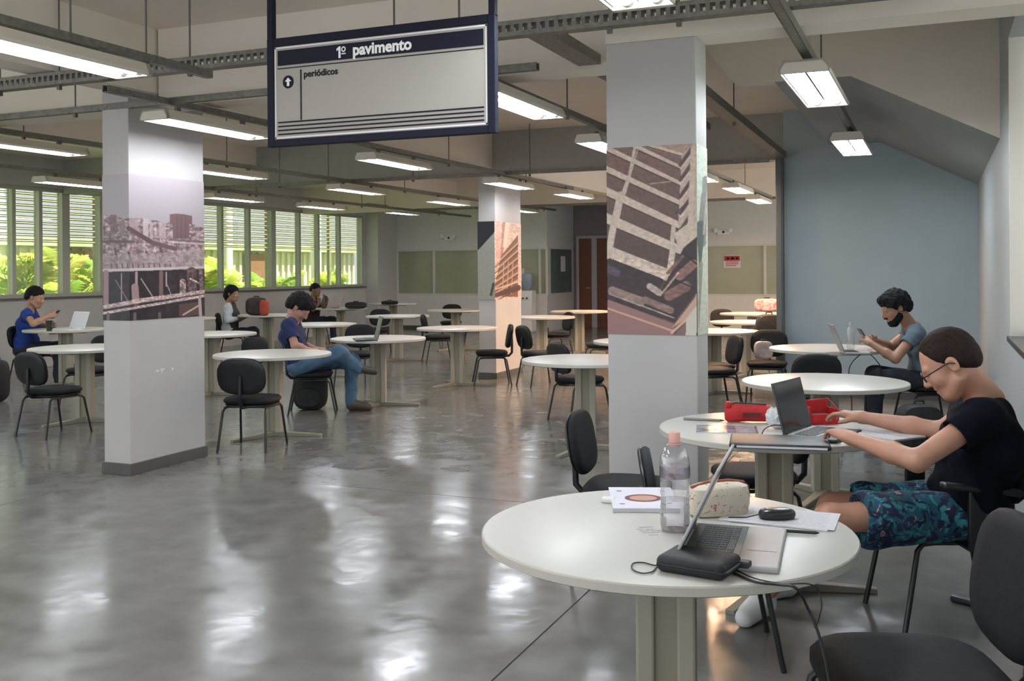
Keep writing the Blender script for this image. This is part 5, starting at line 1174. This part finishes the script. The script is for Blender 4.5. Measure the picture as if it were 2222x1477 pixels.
def person(label, J, o):
    """J: joints in world space, o: look options"""
    f = unit(o['face']); lft = np.cross(UP, f); s = o.get('s', 1.0); vox = o['vox']
    g = {k: V3(v) for k, v in J.items()}
    base = (float(g['pelvis'][0]), float(g['pelvis'][1]), 0.0)
    root = thing('person', label, 'person', base)
    lat = lambda p, q: V3(p) + lft * q * s
    H = head_frame(g['head'], f, o.get('pitch', 0.2), o.get('yaw', 0), o.get('roll', 0), o.get('hs', 1.05))
    neck_top = hp(H, -0.03, 0, -0.055)
    body = head_prims(H)
    body += [cap(neck_top, g['neck'], 0.053 * s * o.get('nk', 1), 0.062 * s * o.get('nk', 1), 0.03), cap(g['shL'], g['shR'], 0.050 * s, 0.050 * s, 0.06),
             cap(lat(g['chest'], 0.08), lat(g['chest'], -0.08), 0.095 * s, None, 0.06), cap(lat(g['belly'], 0.06), lat(g['belly'], -0.06), 0.095 * s, None, 0.06), cap(lat(g['pelvis'], 0.07), lat(g['pelvis'], -0.07), 0.09 * s, None, 0.06)]
    for q, sd in (('L', 'l'), ('R', 'r')):
        sh, el, wr = g['sh' + q], g['el' + q], g['wr' + q]; aw = o.get('arm', 1.0)
        body += [cap(sh, el, 0.050 * s * aw, 0.039 * s * aw, 0.03), cap(el, el + (wr - el) * 0.35, 0.040 * s * aw, 0.040 * s * aw, 0.02), cap(el + (wr - el) * 0.35, wr, 0.040 * s * aw, 0.0255 * s, 0.02)]
        body += hand_prims(wr, g['hd' + q] - wr, o.get('up' + q, (0, 0, 1)), sd, s * 1.0 * o.get('hand', 1.0), o.get('curl', (0.3, 0.6, 0.4)))
        hi = lat(g['pelvis'], 0.09 if q == 'L' else -0.09); kn, an = g['kn' + q], g['an' + q]
        body += [cap(hi, kn, 0.078 * s, 0.054 * s, 0.04), cap(kn, kn + (an - kn) * 0.3, 0.052 * s, 0.054 * s, 0.03), cap(kn + (an - kn) * 0.3, an, 0.054 * s, 0.035 * s, 0.03), cap(an, V3(g['to' + q]) * 0.75 + an * 0.25, 0.036, 0.028, 0.02)]
    sdf_obj('body', body, vox, o['skin'], root)
    add_eyes(H, root)
    # shirt
    sl = o.get('sleeve', 0.6)
    S_ = [cap(lat(g['neck'] - UP * 0.035, 0.07), g['shL'], 0.055 * s, 0.066 * s, 0.05), cap(lat(g['neck'] - UP * 0.035, -0.07), g['shR'], 0.055 * s, 0.066 * s, 0.05),
          cap(lat(g['chest'], 0.095), lat(g['chest'], -0.095), o.get('rch', 0.118) * s, None, 0.08), cap(lat(g['belly'], 0.07), lat(g['belly'], -0.07), o.get('rbe', 0.118) * s, None, 0.09), cap(lat(g['pelvis'] + UP * 0.03, 0.07), lat(g['pelvis'] + UP * 0.03, -0.07), 0.115 * s, None, 0.09)]
    for q in 'LR':
        sh, el = g['sh' + q], g['el' + q]
        if sl <= 1: S_.append(cap(sh, sh + (el - sh) * sl, 0.068 * s, 0.064 * s, 0.05))
        else: S_ += [cap(sh, el, 0.064 * s, 0.054 * s, 0.05), cap(el, el + (g['wr' + q] - el) * (sl - 1), 0.052 * s, 0.042 * s, 0.03)]
    S_.append(cap(g['neck'] + (neck_top - g['neck']) * -0.1, neck_top + (neck_top - g['neck']) * 0.3, 0.066 * s * o.get('nk', 1), 0.085 * s * o.get('nk', 1), 0.012, '-'))
    for q in 'LR':
        if sl <= 1:
            sh, el = g['sh' + q], g['el' + q]; d = unit(el - sh); c = sh + (el - sh) * (sl + 0.02)
            S_.append(cap(c + d * 0.03, c + d * 0.13, 0.085 * s, 0.085 * s, 0.006, '-'))
    sdf_obj('shirt', S_, max(vox, 0.0055), o['shirt'], root, (0.0045 * s, 42, 3))
    if 'vest' in o:
        Vv = [cap(lat(g['chest'], 0.085) + f * 0.02, lat(g['chest'], -0.085) + f * 0.02, 0.124 * s, None, 0.08), cap(lat(g['belly'], 0.06) + f * 0.02, lat(g['belly'], -0.06) + f * 0.02, 0.126 * s, None, 0.09), cap(g['neck'] - UP * 0.04 + f * 0.04, g['chest'] + f * 0.05, 0.07, 0.09, 0.05)]
        Vv.append(cap(g['neck'], neck_top + (neck_top - g['neck']) * 0.3, 0.07 * s, 0.085 * s, 0.012, '-'))
        sdf_obj('vest', Vv, max(vox, 0.008), o['vest'], root)
    # trousers or shorts
    Tn = [cap(lat(g['pelvis'], 0.075), lat(g['pelvis'], -0.075), 0.112 * s, None, 0.06)]
    tl = o.get('trouser', 2)
    for q in 'LR':
        hi = lat(g['pelvis'], 0.09 if q == 'L' else -0.09); kn, an = g['kn' + q], g['an' + q]
        if tl < 1:
            e = hi + (kn - hi) * tl; Tn += [cap(hi, e, 0.098 * s, 0.098 * s, 0.05), cap(hi + (e - hi) * 0.5 - UP * 0.02, e - UP * 0.035, 0.085 * s, 0.085 * s, 0.04)]
        else: Tn += [cap(hi, kn, 0.094 * s, 0.076 * s, 0.05), cap(kn, an, 0.076 * s, 0.056 * s, 0.04)]
    if tl < 1:
        for q in 'LR':
            hi = lat(g['pelvis'], 0.09 if q == 'L' else -0.09); kn = g['kn' + q]; d = unit(kn - hi); e = hi + (kn - hi) * tl + d * 0.03 - UP * 0.02
            Tn.append(cap(e + d * 0.12, e + d * 0.24, 0.15, 0.15, 0.006, '-'))
    sdf_obj('shorts' if tl < 1 else 'trousers', Tn, max(vox, 0.006), o['trousers'], root, (0.006 * s, 34, 8))
    # shoes
    for q in 'LR': 
        if o.get('shoes') is not None:
            an = g['an' + q]; to = g['to' + q]
            if abs(an[2] - to[2]) < 0.12 and an[2] < 0.2: shoe(root, an, to, o['shoes'])
            else: sdf_obj('shoe', [cap(an + (to - an) * -0.1, to, 0.046, 0.036, 0.02)], 0.008, o['shoes'], root)
    # hair
    hs = H[2]; t = o.get('hair_t', 0.012); HR = [ell(hp(H, -0.018, 0, 0.038), H[1], ((0.100 + t) * hs, (0.077 + t) * hs, (0.088 + t) * hs), 0.02)]
    HR += [ell(hp(H, -0.05, 0, -0.01), H[1], ((0.066 + t) * hs, (0.070 + t * 0.6) * hs, (0.066 + t * 0.5) * hs), 0.03)]
    for x, y, z, a in o.get('hair_blobs', []): HR.append(ell(hp(H, x, y, z), H[1], (a * hs,) * 3, 0.02))
    cut = o.get('hairline', ((0.085, 0.066), (-0.095, -0.075)))
    (x1, z1), (x2, z2) = cut; p1 = hp(H, x1, 0, z1); dv = hp(H, x2, 0, z2) - p1; nrm = np.cross(H[1][:, 1], unit(dv)); nrm = nrm if nrm @ H[1][:, 2] < 0 else -nrm
    HR.append(plane(p1, nrm, o.get('edge', 0.02)))
    (x1, z1), (x2, z2) = o.get('temple', ((0.105, 0.080), (0.030, -0.030))); p2 = hp(H, x1, 0, z1); dv = hp(H, x2, 0, z2) - p2; nrm = np.cross(H[1][:, 1], unit(dv)); nrm = nrm if nrm @ H[1][:, 0] > 0 else -nrm
    HR.append(plane(p2, nrm, 0.012))
    HR.append(plane(hp(H, o.get('front', 0.092), 0, 0.06), H[1][:, 0] * 1.0 + H[1][:, 2] * -0.3, 0.01))
    for y in (-1, 1): HR.append((*ell(hp(H, -0.008, y * 0.088, -0.012), H[1], (0.030 * hs, 0.020 * hs, 0.040 * hs))[:3], 0.006, '-'))
    sdf_obj('hair', HR, max(min(vox, 0.006), 0.0045), o['hair'], root, (o.get('hair_amp', 0.004), o.get('hair_fr', 160), 5))
    if 'beard' in o:
        E = lambda x, y, z, a, b, c, k=0.02: ell(hp(H, x, y, z), H[1], (a * hs, b * hs, c * hs), k * hs)
        C = lambda p, q, r1, r2, k=0.02: cap(hp(H, *p), hp(H, *q), r1 * hs, r2 * hs, k * hs)
        B = [E(0.036, 0, -0.037, 0.0655, 0.0655, 0.0875), C((0.062, -0.018, -0.102), (0.062, 0.018, -0.102), 0.032, 0.032), E(-0.014, 0, 0.030, 0.098, 0.0805, 0.088)]
        for y in (-1, 1): B.append(C((0.0, y * 0.058, -0.064), (0.05, y * 0.030, -0.098), 0.023, 0.026))
        B.append(plane(hp(H, 0.085, 0, -0.072), H[1][:, 2] * 1.0 + H[1][:, 0] * 0.62, 0.012)); B.append(plane(hp(H, -0.012, 0, 0), H[1][:, 0] * -1.0, 0.012))
        B.append(cap(hp(H, 0.100, -0.022, -0.0485), hp(H, 0.100, 0.022, -0.0485), 0.0065 * hs, None, 0.006))
        B.append((*ell(hp(H, 0.104, 0, -0.066), H[1], (0.020 * hs, 0.019 * hs, 0.009 * hs))[:3], 0.006, '-'))
        sdf_obj('beard', B, 0.005, o['beard'], root, (0.003, 180, 2))
    if o.get('glasses'):
        gb = MB(); rim = lambda y: [hp(H, 0.103 - 0.010 * abs(abs(q) - 1) * 0, y + 0.022 * math.cos(a), 0.0 + 0.0165 * math.sin(a)) for a, q in zip(np.linspace(0, 2*PI, 19), np.ones(19))]
        for y in (-0.031, 0.031): gb.tube(rim(y), 0.0022 * hs, 6)
        gb.tube([hp(H, 0.104, -0.009, 0.004), hp(H, 0.107, 0, 0.006), hp(H, 0.104, 0.009, 0.004)], 0.0022 * hs, 6)
        for y in (-1, 1): gb.tube([hp(H, 0.103, y * 0.053, 0.004), hp(H, 0.09, y * 0.074, 0.006), hp(H, 0.0, y * 0.086, 0.010), hp(H, -0.02, y * 0.086, -0.004)], 0.0024 * hs, 6)
        gl_ = gb.build('glasses', m_plast, root, smooth=True, world=True)
        for y in (-0.031, 0.031):
            lb = MB(); lb.add([hp(H, 0.1025, y, 0)] + rim(y)[:-1], [(0, i + 1, (i + 1) % 18 + 1) for i in range(18)]); l_ = lb.build('lens', m_lens, root, world=True); l_.parent = gl_
    return root, H
m_lens = glass_mat('spectacle_lens', (0.86, 0.88, 0.90), 0.06)
skin = lambda n, c: mat(n, c, 0.5, var=0.08, scale=14, bump=0.06, bscale=200)
def face_dir(deg): a = math.radians(deg); return RT * math.cos(a) + FW * math.sin(a)
m_hairb = mat('black_hair', (0.007, 0.006, 0.007), 0.6, var=0.4, scale=60, bump=0.6, bscale=150, spec=0.2)
m_hairc = mat('curly_black_hair', (0.007, 0.007, 0.009), 0.7, var=0.4, scale=60, bump=0.9, bscale=70, spec=0.2)
m_hairn = mat('cropped_brown_hair', (0.022, 0.013, 0.010), 0.7, var=0.35, scale=90, bump=0.4, bscale=260, spec=0.15)
m_short = floral('teal_floral_shorts', (0.008, 0.070, 0.115), (((0.03, 0.20, 0.25), 0.50, 0.58), ((0.005, 0.008, 0.035), 0.49, 0.54), ((0.45, 0.22, 0.24), 0.655, 0.69)), 18)
A_ = at
# man in the black T-shirt
J6 = dict(head=A_(2058, 788, 3.96), neck=A_(2142, 868, 3.98), shL=A_(2132, 905, 3.79), shR=A_(2112, 893, 4.15), chest=A_(2132, 965, 3.96), belly=A_(2108, 1050, 4.03), pelvis=A_(2090, 1105, 4.10),
    elL=A_(1990, 1000, 3.72), wrL=A_(1846, 950, 4.04), hdL=A_(1800, 928, 4.16), elR=A_(2040, 935, 4.32), wrR=A_(1870, 905, 4.50), hdR=A_(1815, 894, 4.56),
    knL=A_(1800, 1122, 3.98), anL=A_(1658, 1300, 4.27), toL=A_(1616, 1335, 4.14), knR=A_(1805, 1098, 4.28), anR=A_(1708, 1275, 4.52), toR=A_(1665, 1290, 4.47))
J6['anL'].z = 0.085; J6['anR'].z = 0.085; J6['toL'].z = 0.04; J6['toR'].z = 0.04
r6, H6 = person('man in a black T-shirt and teal floral shorts, glasses, typing with head bowed', J6, dict(face=face_dir(182), pitch=0.58, yaw=-0.40, hs=1.05, nk=1.06, vox=0.0048, skin=skin('light_skin', (0.50, 0.255, 0.175)), shirt=mat('black_cotton', (0.0045, 0.005, 0.010), 0.9, var=0.2, scale=10, bump=0.3, bscale=30, spec=0.12), trousers=m_short, trouser=0.74, shoes=m_white,
    hair=m_hairn, hair_t=0.0045, hair_amp=0.0012, edge=0.03, hairline=((0.080, 0.040), (-0.10, -0.088)), temple=((0.068, 0.105), (0.012, -0.020)), front=0.066, glasses=True, rch=0.126, rbe=0.108, s=1.0, curl=(0.25, 0.55, 0.45), sleeve=0.50))
# bearded man by the blue wall
J5 = dict(head=A_(1941, 668, 8.90), neck=A_(1975, 707, 8.92), shL=A_(1988, 722, 8.73), shR=A_(1982, 716, 9.10), chest=A_(2004, 752, 8.92), belly=A_(2008, 795, 8.95), pelvis=A_(2010, 826, 8.95),
    elL=A_(1943, 778, 8.60), wrL=A_(1890, 745, 8.75), hdL=A_(1868, 729, 8.84), elR=A_(1932, 752, 9.15), wrR=A_(1897, 738, 9.02), hdR=A_(1872, 725, 8.92),
    knL=A_(1900, 818, 8.75), anL=A_(1900, 930, 8.80), toL=A_(1868, 945, 8.8), knR=A_(1896, 812, 9.12), anR=A_(1890, 925, 9.15), toR=A_(1860, 935, 9.15))
for k in ('anL', 'anR'): J5[k].z = 0.085
for k in ('toL', 'toR'): J5[k].z = 0.04
r5, H5 = person('bearded man in a grey blue T-shirt looking at the phone in his hands', J5, dict(face=face_dir(180), pitch=0.42, yaw=0.05, hs=1.12, vox=0.0065, skin=skin('tan_skin', (0.36, 0.19, 0.12)), shirt=mat('grey_blue_cotton', (0.105, 0.145, 0.19), 0.85, var=0.15, scale=8), trousers=mat('dark_navy_trousers', (0.014, 0.018, 0.03), 0.8, var=0.2), shoes=m_dark,
    hair=m_hairc, hair_t=0.024, hair_amp=0.007, hair_fr=110, hairline=((0.09, 0.050), (-0.11, -0.085)), front=0.105, hair_blobs=((0.07, 0.0, 0.10, 0.035), (0.06, 0.03, 0.10, 0.03)), beard=m_hairc, curl=(0.5, 0.8, 0.5), upL=tuple(-FW * 0.7 + UP * 0.5), upR=tuple(FW * 0.7 + UP * 0.5), sleeve=0.55))
# young man in navy
J3 = dict(head=A_(650, 668, 10.50), neck=A_(634, 690, 10.50), shR=A_(627, 706, 10.32), shL=A_(637, 704, 10.68), chest=A_(634, 728, 10.5), belly=A_(644, 765, 10.48), pelvis=A_(652, 792, 10.45),
    elR=A_(640, 750, 10.24), wrR=A_(672, 760, 10.34), hdR=A_(690, 758, 10.40), elL=A_(655, 748, 10.80), wrL=A_(688, 758, 10.66), hdL=A_(706, 756, 10.58),
    knR=A_(738, 766, 10.32), anR=A_(782, 800, 10.42), toR=A_(812, 806, 10.38), knL=A_(764, 782, 10.62), anL=A_(762, 870, 10.62), toL=A_(800, 878, 10.60))
J3['anL'].z = 0.085; J3['toL'].z = 0.04
r3, H3 = person('young man in a navy T-shirt and jeans, legs crossed, head bowed', J3, dict(face=face_dir(0), pitch=0.75, yaw=-0.1, hs=1.12, vox=0.0075, skin=skin('fair_skin', (0.44, 0.24, 0.18)), shirt=mat('navy_cotton', (0.012, 0.020, 0.085), 0.85, var=0.2, scale=8), trousers=mat('blue_denim', (0.06, 0.125, 0.21), 0.8, var=0.25, scale=14), shoes=mat('brown_shoe', (0.045, 0.036, 0.028), 0.5),
    hair=m_hairb, hair_t=0.026, hair_amp=0.006, hair_fr=120, hairline=((0.098, 0.055), (-0.11, -0.090)), front=0.118, sleeve=0.75, hair_blobs=((0.07, 0.02, 0.085, 0.045), (0.07, -0.03, 0.085, 0.045))))
# man in the blue shirt, far left
J1 = dict(head=A_(77, 645, 13.50), neck=A_(65, 670, 13.50), shR=A_(58, 682, 13.33), shL=A_(68, 681, 13.68), chest=A_(61, 703, 13.50), belly=A_(58, 735, 13.50), pelvis=A_(57, 755, 13.50),
    elR=A_(72, 702, 13.12), wrR=A_(106, 686, 13.26), hdR=A_(122, 680, 13.32), elL=A_(88, 708, 13.80), wrL=A_(112, 704, 13.62), hdL=A_(124, 706, 13.56),
    knR=A_(128, 756, 13.40), anR=A_(126, 825, 13.40), toR=A_(146, 835, 13.40), knL=A_(130, 753, 13.70), anL=A_(130, 825, 13.70), toL=A_(150, 832, 13.70))
J4 = dict(head=A_(685, 629, 20.50), neck=A_(679, 645, 20.50), shR=A_(671, 653, 20.34), shL=A_(686, 653, 20.70), chest=A_(678, 666, 20.50), belly=A_(676, 684, 20.50), pelvis=A_(674, 696, 20.50),
    elR=A_(680, 672, 20.18), wrR=A_(694, 655, 20.25), hdR=A_(692, 645, 20.32), elL=A_(704, 667, 20.70), wrL=A_(710, 650, 20.60), hdL=A_(706, 641, 20.55),
    knR=A_(722, 696, 20.40), anR=A_(724, 745, 20.40), toR=A_(740, 748, 20.40), knL=A_(722, 694, 20.75), anL=A_(724, 743, 20.75), toL=A_(740, 746, 20.70))
J2 = dict(head=A_(504, 637, 17.25), neck=A_(498, 657, 17.25), shR=A_(494, 668, 17.09), shL=A_(504, 667, 17.43), chest=A_(500, 683, 17.25), belly=A_(498, 707, 17.25), pelvis=A_(498, 722, 17.25),
    elR=A_(493, 695, 16.99), wrR=A_(520, 690, 17.13), hdR=A_(532, 686, 17.17), elL=A_(516, 693, 17.45), wrL=A_(534, 687, 17.35), hdL=A_(545, 684, 17.30),
    knR=A_(552, 718, 17.15), anR=A_(566, 772, 17.10), toR=A_(584, 778, 17.10), knL=A_(552, 720, 17.40), anL=A_(552, 770, 17.40), toL=A_(570, 774, 17.40))
for Jx in (J1, J2, J4):
    for k in ('anL', 'anR'): Jx[k].z = 0.085
    for k in ('toL', 'toR'): Jx[k].z = 0.04
m_jean = mat('dark_jeans', (0.02, 0.026, 0.045), 0.8, var=0.2)
person('man in a bright blue shirt at far left, looking at his phone', J1, dict(face=face_dir(0), pitch=0.28, hs=1.10, vox=0.009, skin=skin('warm_skin', (0.42, 0.23, 0.15)), shirt=mat('royal_blue_cotton', (0.012, 0.045, 0.26), 0.85, var=0.2, scale=7), trousers=m_jean, shoes=m_dark, hair=m_hairb, hair_t=0.014, hairline=((0.095, 0.07), (-0.1, -0.06)), sleeve=0.6, upL=tuple(FW), upR=tuple(-FW), curl=(0.5, 0.8, 0.5)))
person('woman with gathered dark hair, white sleeves and a dark vest, sitting sideways', J2, dict(face=face_dir(0), pitch=0.08, yaw=-0.3, hs=1.06, vox=0.010, skin=skin('brown_skin', (0.32, 0.17, 0.11)), shirt=mat('white_blouse', (0.55, 0.58, 0.60), 0.85), vest=mat('dark_vest', (0.03, 0.032, 0.028), 0.8), trousers=mat('purple_black_trousers', (0.02, 0.018, 0.03), 0.8), shoes=m_dark, hair=m_hairb, hair_t=0.022, hair_blobs=((-0.10, 0, -0.03, 0.062), (-0.075, 0, -0.085, 0.05)), hairline=((0.09, 0.06), (-0.12, -0.16)), sleeve=1.7, s=0.95))
person('man in a dark maroon shirt by the windows, hand held at his chin', J4, dict(face=face_dir(-28), pitch=0.15, hs=1.05, vox=0.011, skin=skin('mid_brown_skin', (0.25, 0.13, 0.085)), shirt=mat('maroon_cotton', (0.03, 0.011, 0.017), 0.85), trousers=m_jean, shoes=m_dark, hair=m_hairb, hair_t=0.010, hairline=((0.095, 0.06), (-0.1, -0.05)), sleeve=0.6))
# phones held in the hands
def phone(label, c, d, up):
    d, up = Vector(d).normalized(), Vector(up).normalized(); n = d.cross(up).normalized(); up = n.cross(d)
    M = Matrix(((d.x, up.x, n.x, 0), (d.y, up.y, n.y, 0), (d.z, up.z, n.z, 0), (0, 0, 0, 1)))
    t = thing('phone', label, 'phone', tuple(c)); MB().rbox((-0.072, -0.036, -0.004), (0.072, 0.036, 0.004), 0.003, M).build('case', m_plast, t); MB().box((-0.066, -0.033, 0.004), (0.066, 0.033, 0.0047), M).build('screen', m_screen, t)
phone('black phone held by the bearded man', A_(1868, 720, 8.86), tuple(FW * 0.9 + RT * 0.1), tuple(UP * 0.8 - RT * 0.5))
phone('black phone held by the man in the blue shirt', A_(121, 682, 13.35), tuple(UP * 0.6 + RT * 0.5), tuple(FW))
